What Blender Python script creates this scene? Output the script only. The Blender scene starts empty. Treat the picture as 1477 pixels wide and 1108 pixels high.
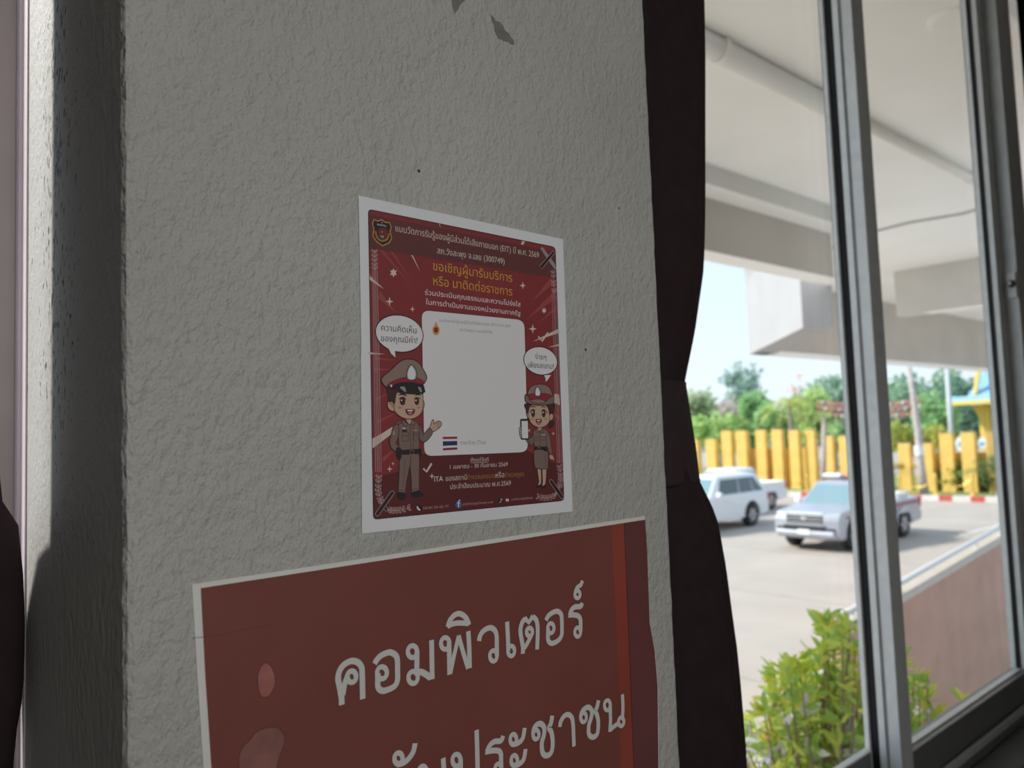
import bpy, bmesh, math, random
from mathutils import Vector, Matrix, geometry, noise
import numpy as np

# ------------------------------------------------------------------ camera, sky, sun, lights
SC = bpy.context.scene
COL = SC.collection
IW, IH, FPX = 1477, 1108, 1120.06
YAW, PITCH, ROLL = 0.71565, 0.06533, -0.03574
CAM = np.array([-0.28095, -0.48800, 1.550])
EYE = 1.55
GROUND = EYE - 3.4


def cam_axes():
    cy, sy, cp, sp = math.cos(YAW), math.sin(YAW), math.cos(PITCH), math.sin(PITCH)
    f = np.array([sy * cp, cy * cp, sp])
    r = np.array([cy, -sy, 0.0])
    u = np.cross(r, f)
    c, s = math.cos(ROLL), math.sin(ROLL)
    return c * r + s * u, -s * r + c * u, f


RX, UX, FX = cam_axes()


def ray(x, y):
    return FX + (x - IW / 2) / FPX * RX - (y - IH / 2) / FPX * UX


def on_y(x, y, Y):
    d = ray(x, y)
    return CAM + d * ((Y - CAM[1]) / d[1])


def on_x(x, y, X):
    d = ray(x, y)
    return CAM + d * ((X - CAM[0]) / d[0])


def on_z(x, y, Z):
    d = ray(x, y)
    return CAM + d * ((Z - CAM[2]) / d[2])


def at_depth(x, y, D):
    return CAM + ray(x, y) * D


cam_data = bpy.data.cameras.new('camera')
cam = bpy.data.objects.new('camera', cam_data)
COL.objects.link(cam)
cam.matrix_world = Matrix(((RX[0], UX[0], -FX[0], CAM[0]), (RX[1], UX[1], -FX[1], CAM[1]),
                           (RX[2], UX[2], -FX[2], CAM[2]), (0, 0, 0, 1)))
cam_data.sensor_fit = 'HORIZONTAL'
cam_data.sensor_width = 36
cam_data.lens = 36 * FPX / IW
cam_data.clip_start = 0.02
cam_data.clip_end = 600
cam_data.dof.use_dof = True
cam_data.dof.focus_distance = 0.64
cam_data.dof.aperture_fstop = 7.0
SC.camera = cam

world = bpy.data.worlds.new('sky')
SC.world = world
world.use_nodes = True
wt = world.node_tree
wt.nodes.clear()
w_out = wt.nodes.new('ShaderNodeOutputWorld')
w_bg = wt.nodes.new('ShaderNodeBackground')
w_tc = wt.nodes.new('ShaderNodeTexCoord')
w_sep = wt.nodes.new('ShaderNodeSeparateXYZ')
w_ramp = wt.nodes.new('ShaderNodeValToRGB')
w_ramp.color_ramp.elements[0].position = 0.0
w_ramp.color_ramp.elements[0].color = (0.80, 0.88, 0.97, 1)
w_ramp.color_ramp.elements[1].position = 0.55
w_ramp.color_ramp.elements[1].color = (0.52, 0.72, 0.98, 1)
e = w_ramp.color_ramp.elements.new(0.22)
e.color = (0.68, 0.83, 0.96, 1)
wt.links.new(w_tc.outputs['Generated'], w_sep.inputs[0])
wt.links.new(w_sep.outputs['Z'], w_ramp.inputs[0])
wt.links.new(w_ramp.outputs[0], w_bg.inputs[0])
w_bg.inputs[1].default_value = 1.3
wt.links.new(w_bg.outputs[0], w_out.inputs[0])

SUN_AZ, SUN_EL = math.radians(50), math.radians(38)     # light travels towards +X and a little towards -Y
sun_d = bpy.data.lights.new('sun', 'SUN')
sun_d.energy = 6.0
sun_d.angle = math.radians(7.0)
sun_d.color = (1.0, 0.95, 0.88)
sun = bpy.data.objects.new('sun', sun_d)
COL.objects.link(sun)
sdir = Vector((math.cos(SUN_AZ) * math.cos(SUN_EL), -math.sin(SUN_AZ) * math.cos(SUN_EL), -math.sin(SUN_EL)))
sun.rotation_euler = sdir.to_track_quat('-Z', 'Y').to_euler()
sun.location = (-6, 8, 9)


def area(name, loc, target, sx, sy, power, color):
    d = bpy.data.lights.new(name, 'AREA')
    d.shape = 'RECTANGLE'
    d.size, d.size_y, d.energy, d.color = sx, sy, power, color
    o = bpy.data.objects.new(name, d)
    COL.objects.link(o)
    o.location = loc
    o.rotation_euler = (Vector(target) - Vector(loc)).to_track_quat('-Z', 'Y').to_euler()
    return o


L1 = area('room_fill', (-0.45, -2.6, 2.25), (0.02, 0.0, 1.6), 1.3, 1.1, 4.1, (1.0, 0.99, 0.96))  # unseen fill panel, added behind the camera to light the pillar
L1.data.spread = math.radians(62)
area('ceiling_fill', (-2.2, -3.2, 3.2), (-2.2, -3.2, 0), 1.2, 0.3, 10, (1.0, 0.97, 0.92))  # weak overhead fill, added out of view to lift the room

SC.view_settings.view_transform = 'Standard'
SC.view_settings.look = 'None'
SC.view_settings.gamma = 1
SC.view_settings.use_curve_mapping = False
SC.view_settings.exposure = 0.0
SC.cycles.max_bounces = 8
SC.cycles.transparent_max_bounces = 24
SC.cycles.use_denoising = True

# ------------------------------------------------------------------ materials
MATS = {}


def lin(c):
    return tuple(((v / 255) / 12.92 if v / 255 <= 0.04045 else ((v / 255 + 0.055) / 1.055) ** 2.4) for v in c)


def mat(name, col, rough=0.6, metal=0.0, spec=0.4, var=0.0, vscale=8.0, bump=0.0, bscale=60.0, trans=0.0, bdist=0.002):
    if name in MATS:
        return MATS[name]
    m = bpy.data.materials.new(name)
    m.use_nodes = True
    nt = m.node_tree
    b = nt.nodes['Principled BSDF']
    b.inputs['Roughness'].default_value = rough
    b.inputs['Metallic'].default_value = metal
    b.inputs['Specular IOR Level'].default_value = spec
    tc = nt.nodes.new('ShaderNodeTexCoord')
    n = nt.nodes.new('ShaderNodeTexNoise')
    n.inputs['Scale'].default_value = vscale
    n.inputs['Detail'].default_value = 5
    nt.links.new(tc.outputs['Object'], n.inputs['Vector'])
    r = nt.nodes.new('ShaderNodeValToRGB')
    r.color_ramp.elements[0].position = 0.3
    r.color_ramp.elements[1].position = 0.7
    k0, k1 = 1 - var, 1 + var
    r.color_ramp.elements[0].color = (col[0] * k0, col[1] * k0, col[2] * k0, 1)
    r.color_ramp.elements[1].color = (min(1, col[0] * k1), min(1, col[1] * k1), min(1, col[2] * k1), 1)
    nt.links.new(n.outputs['Fac'], r.inputs[0])
    nt.links.new(r.outputs[0], b.inputs['Base Color'])
    if bump:
        n2 = nt.nodes.new('ShaderNodeTexNoise')
        n2.inputs['Scale'].default_value = bscale
        n2.inputs['Detail'].default_value = 4
        nt.links.new(tc.outputs['Object'], n2.inputs['Vector'])
        bp = nt.nodes.new('ShaderNodeBump')
        bp.inputs['Strength'].default_value = bump
        bp.inputs['Distance'].default_value = bdist
        nt.links.new(n2.outputs['Fac'], bp.inputs['Height'])
        nt.links.new(bp.outputs[0], b.inputs['Normal'])
    if trans:
        out = nt.nodes['Material Output']
        tl = nt.nodes.new('ShaderNodeBsdfTranslucent')
        nt.links.new(r.outputs[0], tl.inputs[0])
        mx = nt.nodes.new('ShaderNodeMixShader')
        mx.inputs[0].default_value = trans
        nt.links.new(b.outputs[0], mx.inputs[1])
        nt.links.new(tl.outputs[0], mx.inputs[2])
        nt.links.new(mx.outputs[0], out.inputs[0])
    MATS[name] = m
    return m


def glass_mat():
    m = bpy.data.materials.new('window_glass')
    m.use_nodes = True
    nt = m.node_tree
    nt.nodes.clear()
    out = nt.nodes.new('ShaderNodeOutputMaterial')
    tr = nt.nodes.new('ShaderNodeBsdfTransparent')
    tr.inputs[0].default_value = (0.95, 0.97, 0.96, 1)
    gl = nt.nodes.new('ShaderNodeBsdfGlossy')
    gl.inputs['Roughness'].default_value = 0.02
    lw = nt.nodes.new('ShaderNodeLayerWeight')
    lw.inputs[0].default_value = 0.5
    pw = nt.nodes.new('ShaderNodeMath')
    pw.operation = 'POWER'
    pw.inputs[1].default_value = 5
    nt.links.new(lw.outputs['Facing'], pw.inputs[0])
    fr = nt.nodes.new('ShaderNodeMath')
    fr.operation = 'MULTIPLY_ADD'
    fr.inputs[1].default_value = 0.45
    fr.inputs[2].default_value = 0.035
    nt.links.new(pw.outputs[0], fr.inputs[0])
    mx = nt.nodes.new('ShaderNodeMixShader')
    nt.links.new(fr.outputs[0], mx.inputs[0])
    nt.links.new(tr.outputs[0], mx.inputs[1])
    nt.links.new(gl.outputs[0], mx.inputs[2])
    nt.links.new(mx.outputs[0], out.inputs[0])
    return m


def plaster_mat(name, base, stain=False, strength=0.62):
    """roller-textured emulsion: orange-peel bumps, smears, pinholes; the side face also carries black mould specks"""
    m = bpy.data.materials.new(name)
    m.use_nodes = True
    nt = m.node_tree
    L = nt.links.new
    b = nt.nodes['Principled BSDF']
    b.inputs['Roughness'].default_value = 0.62
    b.inputs['Specular IOR Level'].default_value = 0.3
    tc = nt.nodes.new('ShaderNodeTexCoord')
    mp = nt.nodes.new('ShaderNodeMapping')
    mp.inputs['Rotation'].default_value = (0, math.radians(32), 0)
    mp.inputs['Scale'].default_value = (1.0, 1.0, 0.7)
    L(tc.outputs['Object'], mp.inputs[0])

    def nz(scale, detail, vec, rough=0.5):
        n = nt.nodes.new('ShaderNodeTexNoise')
        n.inputs['Scale'].default_value = scale
        n.inputs['Detail'].default_value = detail
        n.inputs['Roughness'].default_value = rough
        L(vec, n.inputs['Vector'])
        return n.outputs['Fac']

    def mth(op, a, c):
        n = nt.nodes.new('ShaderNodeMath')
        n.operation = op
        for i, v in enumerate((a, c)):
            if isinstance(v, (int, float)):
                n.inputs[i].default_value = v
            else:
                L(v, n.inputs[i])
        return n.outputs[0]
    fine = nz(300, 3, mp.outputs[0], 0.6)
    mid = nz(125, 3, mp.outputs[0])
    big = nz(9, 2, tc.outputs['Object'])
    h = mth('ADD', mth('MULTIPLY', fine, 0.7), mth('MULTIPLY', mid, 1.2))
    h = mth('ADD', h, mth('MULTIPLY', big, 2.2))
    bp = nt.nodes.new('ShaderNodeBump')
    bp.inputs['Strength'].default_value = strength
    bp.inputs['Distance'].default_value = 0.007
    L(h, bp.inputs['Height'])
    L(bp.outputs[0], b.inputs['Normal'])
    # pinholes
    vo = nt.nodes.new('ShaderNodeTexVoronoi')
    vo.inputs['Scale'].default_value = 34
    L(tc.outputs['Object'], vo.inputs['Vector'])
    wn = nt.nodes.new('ShaderNodeSeparateColor')
    L(vo.outputs['Color'], wn.inputs[0])
    hole = mth('MULTIPLY', mth('LESS_THAN', vo.outputs['Distance'], 0.045), mth('GREATER_THAN', wn.outputs[0], 0.78))
    var = nz(5, 4, tc.outputs['Object'])
    ramp = nt.nodes.new('ShaderNodeValToRGB')
    ramp.color_ramp.elements[0].position, ramp.color_ramp.elements[1].position = 0.3, 0.7
    ramp.color_ramp.elements[0].color = (base[0] * 0.93, base[1] * 0.93, base[2] * 0.92, 1)
    ramp.color_ramp.elements[1].color = (base[0] * 1.05, base[1] * 1.05, base[2] * 1.04, 1)
    L(var, ramp.inputs[0])
    mx = nt.nodes.new('ShaderNodeMix')
    mx.data_type = 'RGBA'
    L(hole, mx.inputs[0])
    L(ramp.outputs[0], mx.inputs[6])
    mx.inputs[7].default_value = (0.05, 0.045, 0.04, 1)
    last = mx.outputs[2]
    if stain:
        mp2 = nt.nodes.new('ShaderNodeMapping')
        mp2.inputs['Scale'].default_value = (1, 1, 0.45)
        L(tc.outputs['Object'], mp2.inputs[0])
        sp = nz(230, 2, mp2.outputs[0])
        patch = nz(11, 3, tc.outputs['Object'])
        sep = nt.nodes.new('ShaderNodeSeparateXYZ')
        L(tc.outputs['Object'], sep.inputs[0])
        nearw = nt.nodes.new('ShaderNodeMapRange')
        nearw.inputs[1].default_value, nearw.inputs[2].default_value = 0.06, 0.185
        L(sep.outputs['Y'], nearw.inputs[0])
        farw = nt.nodes.new('ShaderNodeMapRange')
        farw.inputs[1].default_value, farw.inputs[2].default_value = 0.26, 0.20
        farw.inputs[3].default_value, farw.inputs[4].default_value = 0.45, 1.0
        L(sep.outputs['Y'], farw.inputs[0])
        lo = nt.nodes.new('ShaderNodeMapRange')
        lo.inputs[1].default_value, lo.inputs[2].default_value = 1.42, 1.62
        L(sep.outputs['Z'], lo.inputs[0])
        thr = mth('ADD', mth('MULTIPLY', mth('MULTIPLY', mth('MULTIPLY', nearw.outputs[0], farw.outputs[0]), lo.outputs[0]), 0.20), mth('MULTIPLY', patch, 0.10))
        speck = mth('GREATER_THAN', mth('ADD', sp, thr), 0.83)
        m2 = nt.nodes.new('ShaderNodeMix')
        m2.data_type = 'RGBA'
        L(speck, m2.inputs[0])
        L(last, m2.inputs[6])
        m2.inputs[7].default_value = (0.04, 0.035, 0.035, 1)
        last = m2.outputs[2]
    L(last, b.inputs['Base Color'])
    MATS[name] = m
    return m


# ------------------------------------------------------------------ mesh builder
class MB:
    def __init__(self):
        self.v, self.f, self.mi, self.mats = [], [], [], []

    def slot(self, m):
        if m not in self.mats:
            self.mats.append(m)
        return self.mats.index(m)

    def add(self, verts, faces, m):
        o = len(self.v)
        s = self.slot(m)
        self.v += [tuple(float(c) for c in p) for p in verts]
        for f in faces:
            self.f.append(tuple(i + o for i in f))
            self.mi.append(s)

    def box(self, a, b, m, top=None):
        x0, y0, z0 = a
        x1, y1, z1 = b
        self.add([(x0, y0, z0), (x1, y0, z0), (x1, y1, z0), (x0, y1, z0), (x0, y0, z1), (x1, y0, z1), (x1, y1, z1), (x0, y1, z1)],
                 [(0, 3, 2, 1), (4, 5, 6, 7), (0, 1, 5, 4), (1, 2, 6, 5), (2, 3, 7, 6), (3, 0, 4, 7)], m)

    def prism(self, poly, z0, z1, m):
        """vertical prism over a plan polygon"""
        n = len(poly)
        vs = [(p[0], p[1], z0) for p in poly] + [(p[0], p[1], z1) for p in poly]
        fs = [tuple(range(n - 1, -1, -1)), tuple(range(n, 2 * n))] + [(i, (i + 1) % n, n + (i + 1) % n, n + i) for i in range(n)]
        self.add(vs, fs, m)

    def extrude(self, poly3, vec, m):
        n = len(poly3)
        vs = [tuple(p) for p in poly3] + [tuple(np.array(p) + np.array(vec)) for p in poly3]
        fs = [tuple(range(n - 1, -1, -1)), tuple(range(n, 2 * n))] + [(i, (i + 1) % n, n + (i + 1) % n, n + i) for i in range(n)]
        self.add(vs, fs, m)

    def tube(self, pts, r, m, seg=8, cap=True):
        pts = [Vector(p) for p in pts]
        rs = r if isinstance(r, (list, tuple)) else [r] * len(pts)
        vs, fs = [], []
        up = Vector((0, 0, 1))
        for i, p in enumerate(pts):
            t = (pts[min(i + 1, len(pts) - 1)] - pts[max(i - 1, 0)]).normalized()
            a = t.cross(up if abs(t.z) < 0.95 else Vector((1, 0, 0))).normalized()
            b = t.cross(a).normalized()
            for k in range(seg):
                an = 2 * math.pi * k / seg
                vs.append(p + (a * math.cos(an) + b * math.sin(an)) * rs[i])
        for i in range(len(pts) - 1):
            for k in range(seg):
                k2 = (k + 1) % seg
                fs.append((i * seg + k, i * seg + k2, (i + 1) * seg + k2, (i + 1) * seg + k))
        if cap:
            fs.append(tuple(range(seg)))
            fs.append(tuple((len(pts) - 1) * seg + k for k in range(seg)))
        self.add(vs, fs, m)

    def lathe(self, prof, m, seg=16, c=(0, 0, 0), axis='z'):
        vs, fs = [], []
        for (r, h) in prof:
            for k in range(seg):
                a = 2 * math.pi * k / seg
                if axis == 'z':
                    vs.append((c[0] + r * math.cos(a), c[1] + r * math.sin(a), c[2] + h))
                else:
                    vs.append((c[0] + r * math.cos(a), c[1] + h, c[2] + r * math.sin(a)))
        for i in range(len(prof) - 1):
            for k in range(seg):
                k2 = (k + 1) % seg
                fs.append((i * seg + k, i * seg + k2, (i + 1) * seg + k2, (i + 1) * seg + k))
        fs.append(tuple(range(seg)))
        fs.append(tuple((len(prof) - 1) * seg + k for k in range(seg)))
        self.add(vs, fs, m)

    def ball(self, c, r, m, seg=10, rings=7):
        rx, ry, rz = r if isinstance(r, (tuple, list)) else (r, r, r)
        vs, fs = [], []
        for i in range(rings + 1):
            t = math.pi * i / rings
            for k in range(seg):
                a = 2 * math.pi * k / seg
                vs.append((c[0] + rx * math.sin(t) * math.cos(a), c[1] + ry * math.sin(t) * math.sin(a), c[2] + rz * math.cos(t)))
        for i in range(rings):
            for k in range(seg):
                k2 = (k + 1) % seg
                fs.append((i * seg + k, i * seg + k2, (i + 1) * seg + k2, (i + 1) * seg + k))
        self.add(vs, fs, m)

    def build(self, name, parent=None, bevel=0.0, smooth=False, seg=2):
        me = bpy.data.meshes.new(name)
        me.from_pydata(self.v, [], self.f)
        for m in self.mats:
            me.materials.append(m)
        me.polygons.foreach_set('material_index', self.mi)
        me.validate()
        bm = bmesh.new()
        bm.from_mesh(me)
        bmesh.ops.remove_doubles(bm, verts=bm.verts, dist=1e-6)
        if not getattr(self, 'flat', False):
            bmesh.ops.recalc_face_normals(bm, faces=bm.faces)
        bm.to_mesh(me)
        bm.free()
        if smooth:
            me.polygons.foreach_set('use_smooth', [True] * len(me.polygons))
        o = bpy.data.objects.new(name, me)
        COL.objects.link(o)
        if parent:
            o.parent = parent
        if bevel:
            bv = o.modifiers.new('bevel', 'BEVEL')
            bv.width, bv.segments, bv.limit_method, bv.angle_limit = bevel, seg, 'ANGLE', math.radians(35)
        return o


def wloc(o):
    p = Vector((0, 0, 0))
    while o:
        p += o.location
        o = o.parent
    return p


def wbuild(b, name, parent=None, **k):
    """build from world coordinates under an unrotated parent"""
    if parent:
        q = wloc(parent)
        b.v = [(v[0] - q.x, v[1] - q.y, v[2] - q.z) for v in b.v]
    return b.build(name, parent, **k)


def tag(o, label=None, cat=None, group=None, kind=None):
    if label:
        o['label'] = label
    if cat:
        o['category'] = cat
    if group:
        o['group'] = group
    if kind:
        o['kind'] = kind
    return o


def empty(name, loc=(0, 0, 0), rz=0.0):
    o = bpy.data.objects.new(name, None)
    o.empty_display_size = 0.1
    COL.objects.link(o)
    o.location = loc
    o.rotation_euler = (0, 0, rz)
    return o


def children(o):
    return [c for c in bpy.data.objects if c.parent == o]


# ------------------------------------------------------------------ palette
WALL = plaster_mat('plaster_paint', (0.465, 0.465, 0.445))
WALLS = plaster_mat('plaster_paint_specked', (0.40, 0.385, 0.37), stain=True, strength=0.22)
ROOM = mat('room_paint', (0.50, 0.48, 0.45), 0.8, var=0.05)
FLOORM = mat('floor_tile', (0.35, 0.33, 0.30), 0.4, var=0.1)
ALU = mat('aluminium', (0.76, 0.78, 0.78), 0.42, 0.15, var=0.06, vscale=30)
ALUD = mat('aluminium_shaded', (0.30, 0.30, 0.30), 0.45, 0.5, var=0.06, vscale=30)  # darker copy of the aluminium; shade on the rail faces put into colour
RUBBER = mat('rubber_gasket', (0.012, 0.013, 0.014), 0.7)
GLASS = glass_mat()
CLOTH = mat('curtain_cloth', (0.034, 0.022, 0.023), 0.95, spec=0.1, var=0.12, vscale=40, bump=0.15, bscale=900, bdist=0.0005)
JAMB = mat('jamb_paint', (0.50, 0.445, 0.445), 0.45, var=0.05, vscale=12)
JAMBP = mat('jamb_paint_pink', (0.62, 0.53, 0.57), 0.45, var=0.05, vscale=14)
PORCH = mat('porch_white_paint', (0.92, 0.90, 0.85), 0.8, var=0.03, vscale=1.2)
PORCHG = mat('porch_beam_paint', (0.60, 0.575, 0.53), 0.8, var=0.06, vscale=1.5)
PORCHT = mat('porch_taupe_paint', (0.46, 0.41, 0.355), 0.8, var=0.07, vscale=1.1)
BARE = mat('bare_plaster', (0.20, 0.185, 0.17), 0.9, var=0.12, vscale=160, bump=0.4, bscale=400)

# ------------------------------------------------------------------ the room
PX0, PX1 = float(on_y(180, 554, 0)[0]), float(on_y(956, 554, 0)[0])    # pillar left and right edge
YW = 0.30                                                             # inner face of the sliding sash
YO = 0.43                                                             # outer face of the window wall


def plain(name, fn, kind='structure', parent=None, **k):
    b = MB()
    fn(b)
    o = b.build(name, parent, **k)
    if kind and parent is None:
        o['kind'] = kind
    return o


plain('floor', lambda b: b.box((-4, -5, -0.12), (6, YO, 0), FLOORM))
plain('ceiling', lambda b: b.box((-4, -5, 3.3), (6, YO, 3.42), ROOM))
plain('wall_rear', lambda b: b.box((-4, -5.12, 0), (6, -5, 3.3), ROOM))
plain('wall_left', lambda b: b.box((-4.12, -5.12, 0), (-4, YO, 3.3), ROOM))
plain('wall_right', lambda b: b.box((6, -5.12, 0), (6.12, YO, 3.3), ROOM))
SILL = float(on_y(1400, 1075, 0.30)[2]) - 0.035


def wall_front(b):
    for (x0, x1) in ((-4.0, PX0), (PX1, 6.0)):
        b.box((x0, 0.27, 0), (x1, YO, SILL - 0.01), ROOM)
        b.box((x0, 0.27, 3.16), (x1, YO, 3.3), ROOM)
    b.box((4.2, 0.27, SILL - 0.01), (6.0, YO, 3.16), ROOM)
    b.box((-4.0, 0.27, SILL - 0.01), (-2.6, YO, 3.16), ROOM)


plain('wall_front', wall_front)


def pillar(b):
    rnd = random.Random(4)
    n = 420
    rows = []
    for i in range(n + 1):
        z = 3.3 * i / n
        jl = 0.0005 * noise.noise(Vector((3.1, 0, z * 34))) + 0.0007 * noise.noise(Vector((1.7, 0, z * 110)))
        jr = 0.0006 * noise.noise(Vector((8.1, 0, z * 30))) + 0.0009 * noise.noise(Vector((5.7, 0, z * 95)))
        r = 0.0045
        xl, xr = PX0 + jl, PX1 + jr
        rows.append([(PX0, YO, z), (PX0, 0.30, z), (PX0, 0.06, z), (xl, r + 0.002, z), (xl + r * 0.3, r * 0.3, z), (xl + r, 0, z),
                     (PX0 + 0.05, 0, z), (PX1 - 0.05, 0, z), (xr - r, 0, z), (xr - r * 0.3, r * 0.3, z), (xr, r + 0.002, z), (PX1, 0.06, z), (PX1, YO, z)])
    k = len(rows[0])
    vs = [p for row in rows for p in row]
    side, front = [], []
    for i in range(n):
        for j in range(k - 1):
            f = (i * k + j, i * k + j + 1, (i + 1) * k + j + 1, (i + 1) * k + j)
            (side if j < 3 else front).append(f)
    o = len(b.v)
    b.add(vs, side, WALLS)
    s = b.slot(WALL)
    for f in front:
        b.f.append(tuple(q + o for q in f))
        b.mi.append(s)


pil = plain('wall_pillar', pillar)
pil['label'] = 'rough grey painted pillar carrying both posters'


# flat shapes drawn on the pillar ------------------------------------------------
def smooth_pts(pts, closed=True, sub=5):
    pts = [np.array(p, float) for p in pts]
    n = len(pts)
    out = []
    rng = range(n) if closed else range(n - 1)
    for i in rng:
        if closed:
            p0, p1, p2, p3 = pts[i - 1], pts[i], pts[(i + 1) % n], pts[(i + 2) % n]
        else:
            p0, p1, p2, p3 = pts[max(i - 1, 0)], pts[i], pts[i + 1], pts[min(i + 2, n - 1)]
        for s in range(sub):
            t = s / sub
            out.append(0.5 * ((2 * p1) + (p2 - p0) * t + (2 * p0 - 5 * p1 + 4 * p2 - p3) * t * t + (3 * p1 - p0 - 3 * p2 + p3) * t ** 3))
    if not closed:
        out.append(pts[-1])
    return out


class Art(MB):
    """print on a sheet that hangs on the pillar's front face; shapes are given in the sheet's traced coordinates"""
    flat = True
    base = 0.0012

    def P(self, p, layer):
        return on_y(p[0], p[1], -(self.base + 0.00004 * layer))

    def fill(self, pts, m, layer, smooth=False):
        if smooth:
            pts = smooth_pts(pts)
        w = [self.P(p, layer) for p in pts]
        tri = geometry.tessellate_polygon([[Vector((q[0], q[2], 0)) for q in w]])
        fs = []
        for t in tri:
            a, b, c = (w[i] for i in t)
            cr = (b[0] - a[0]) * (c[2] - a[2]) - (b[2] - a[2]) * (c[0] - a[0])
            fs.append(tuple(t) if cr > 0 else (t[0], t[2], t[1]))
        self.add(w, fs, m)

    def line(self, pts, mm, m, layer, closed=False, smooth=False, sub=5):
        if smooth:
            pts = smooth_pts(pts, closed, sub)
        w = [self.P(p, layer) for p in pts]
        n = len(w)
        vs, fs = [], []
        for i in range(n):
            if closed:
                t = w[(i + 1) % n] - w[i - 1]
            else:
                t = w[min(i + 1, n - 1)] - w[max(i - 1, 0)]
            t = t / (np.linalg.norm(t) + 1e-12)
            s = np.array([-t[2], 0, t[0]]) * mm * 0.0005
            vs += [w[i] + s, w[i] - s]
        for i in range(n if closed else n - 1):
            j = (i + 1) % n
            fs.append((2 * i, 2 * i + 1, 2 * j + 1, 2 * j))
        self.add(vs, fs, m)

    def shape(self, pts, m, layer, ol=None, mm=0.5, smooth=True):
        self.fill(pts, m, layer, smooth)
        if ol:
            self.line(pts, mm, ol, layer + 0.5, True, smooth)

    def oval(self, c, rx, ry, m, layer, ol=None, mm=0.5):
        pts = [(c[0] + rx * math.cos(a * math.pi / 12), c[1] + ry * math.sin(a * math.pi / 12)) for a in range(24)]
        self.shape(pts, m, layer, ol, mm, False)

    def ring(self, c, rx, ry, mm, m, layer):
        self.line([(c[0] + rx * math.cos(a * math.pi / 14), c[1] + ry * math.sin(a * math.pi / 14)) for a in range(28)], mm, m, layer, True)

    def star(self, c, r, n, m, layer, inner=0.3):
        pts = []
        for k in range(2 * n):
            a = math.pi * k / n - math.pi / 2
            q = r if k % 2 == 0 else r * inner
            pts.append((c[0] + q * math.cos(a) * 0.9, c[1] + q * math.sin(a) * 1.1))
        self.fill(pts, m, layer)

    def rrect(self, q, r, m, layer, ol=None, mm=0.5):
        """rounded quad, corners TL TR BR BL"""
        pts = []
        for i in range(4):
            a, b, c = np.array(q[i - 1], float), np.array(q[i], float), np.array(q[(i + 1) % 4], float)
            u, v = (a - b) / np.linalg.norm(a - b), (c - b) / np.linalg.norm(c - b)
            for k in range(6):
                t = k / 5
                pts.append(tuple(b + u * r * (1 - t) ** 2 + v * r * t ** 2))
        self.shape(pts, m, layer, ol, mm, False)

    def text(self, s, L, R, m, layer, bold=0.0, k=1.0):
        vs, fs, w = glyphs(s, bold)
        a, b = self.P(L, layer), self.P(R, layer)
        ux = (b - a) / w
        n = np.linalg.norm(ux)
        up = np.array([-ux[2], 0, ux[0]]) * k
        self.add([a + ux * p[0] + up * p[1] for p in vs], fs, m)


_G = {}


def glyphs(s, bold):
    """text outline filled by winding number, so overlapping strokes of one letter stay solid"""
    if (s, bold) in _G:
        return _G[(s, bold)]
    c = bpy.data.curves.new('lettering', 'FONT')
    c.body = s
    c.size = 1
    c.resolution_u = 3
    c.fill_mode = 'NONE'
    c.offset = bold
    o = bpy.data.objects.new('lettering', c)
    COL.objects.link(o)
    dg = bpy.context.evaluated_depsgraph_get()
    dg.update()
    me = o.evaluated_get(dg).to_mesh()
    co = [Vector((v.co.x, v.co.y)) for v in me.vertices]
    ed = [tuple(e.vertices) for e in me.edges]
    o.evaluated_get(dg).to_mesh_clear()
    bpy.data.objects.remove(o)
    bpy.data.curves.remove(c)
    vs, _, fs, _, _, _ = geometry.delaunay_2d_cdt(co, ed, [], 0, 1e-6, False)
    A = np.array([co[i] for i, j in ed])
    B = np.array([co[j] for i, j in ed])
    keep = []
    for f in fs:
        p = sum((vs[i] for i in f), Vector((0, 0))) / len(f)
        x, y = p.x, p.y
        up = (A[:, 1] <= y) & (B[:, 1] > y)
        dn = (A[:, 1] > y) & (B[:, 1] <= y)
        with np.errstate(divide='ignore', invalid='ignore'):
            xi = A[:, 0] + (y - A[:, 1]) / (B[:, 1] - A[:, 1]) * (B[:, 0] - A[:, 0])
        wn = np.sum(up & (xi > x)) - np.sum(dn & (xi > x))
        if wn != 0:
            a, b, c2 = (vs[i] for i in f[:3])
            if (b - a).cross(c2 - a) < 0:
                f = list(reversed(f))
            keep.append(tuple(f))
    x0 = min(v.x for v in co)
    x1 = max(v.x for v in co)
    r = ([(v.x - x0, v.y) for v in vs], keep, x1 - x0)
    _G[(s, bold)] = r
    return r


def crop(ox, oy, s, pts):
    return [(ox + x / s, oy + y / s) for x, y in pts]


# peeled paint, lying in the pillar's own surface
def peel(b):
    b.base = 0.0004
    b.fill(crop(600, 0, 4.103, [(443, 85), (462, 105), (470, 122), (495, 128), (515, 150), (528, 180), (552, 200), (562, 222), (580, 238), (582, 262), (565, 262), (545, 245),
                                (520, 243), (508, 232), (488, 228), (478, 205), (465, 180), (464, 150), (450, 120)]), BARE, 0)
    b.fill(crop(600, 0, 4.103, [(212, 0), (235, -60), (300, -40), (287, 5), (262, 28), (250, 55), (234, 78), (226, 60), (218, 40)]), BARE, 0)


a = Art()
peel(a)
a.build('peeled_paint', pil)

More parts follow.
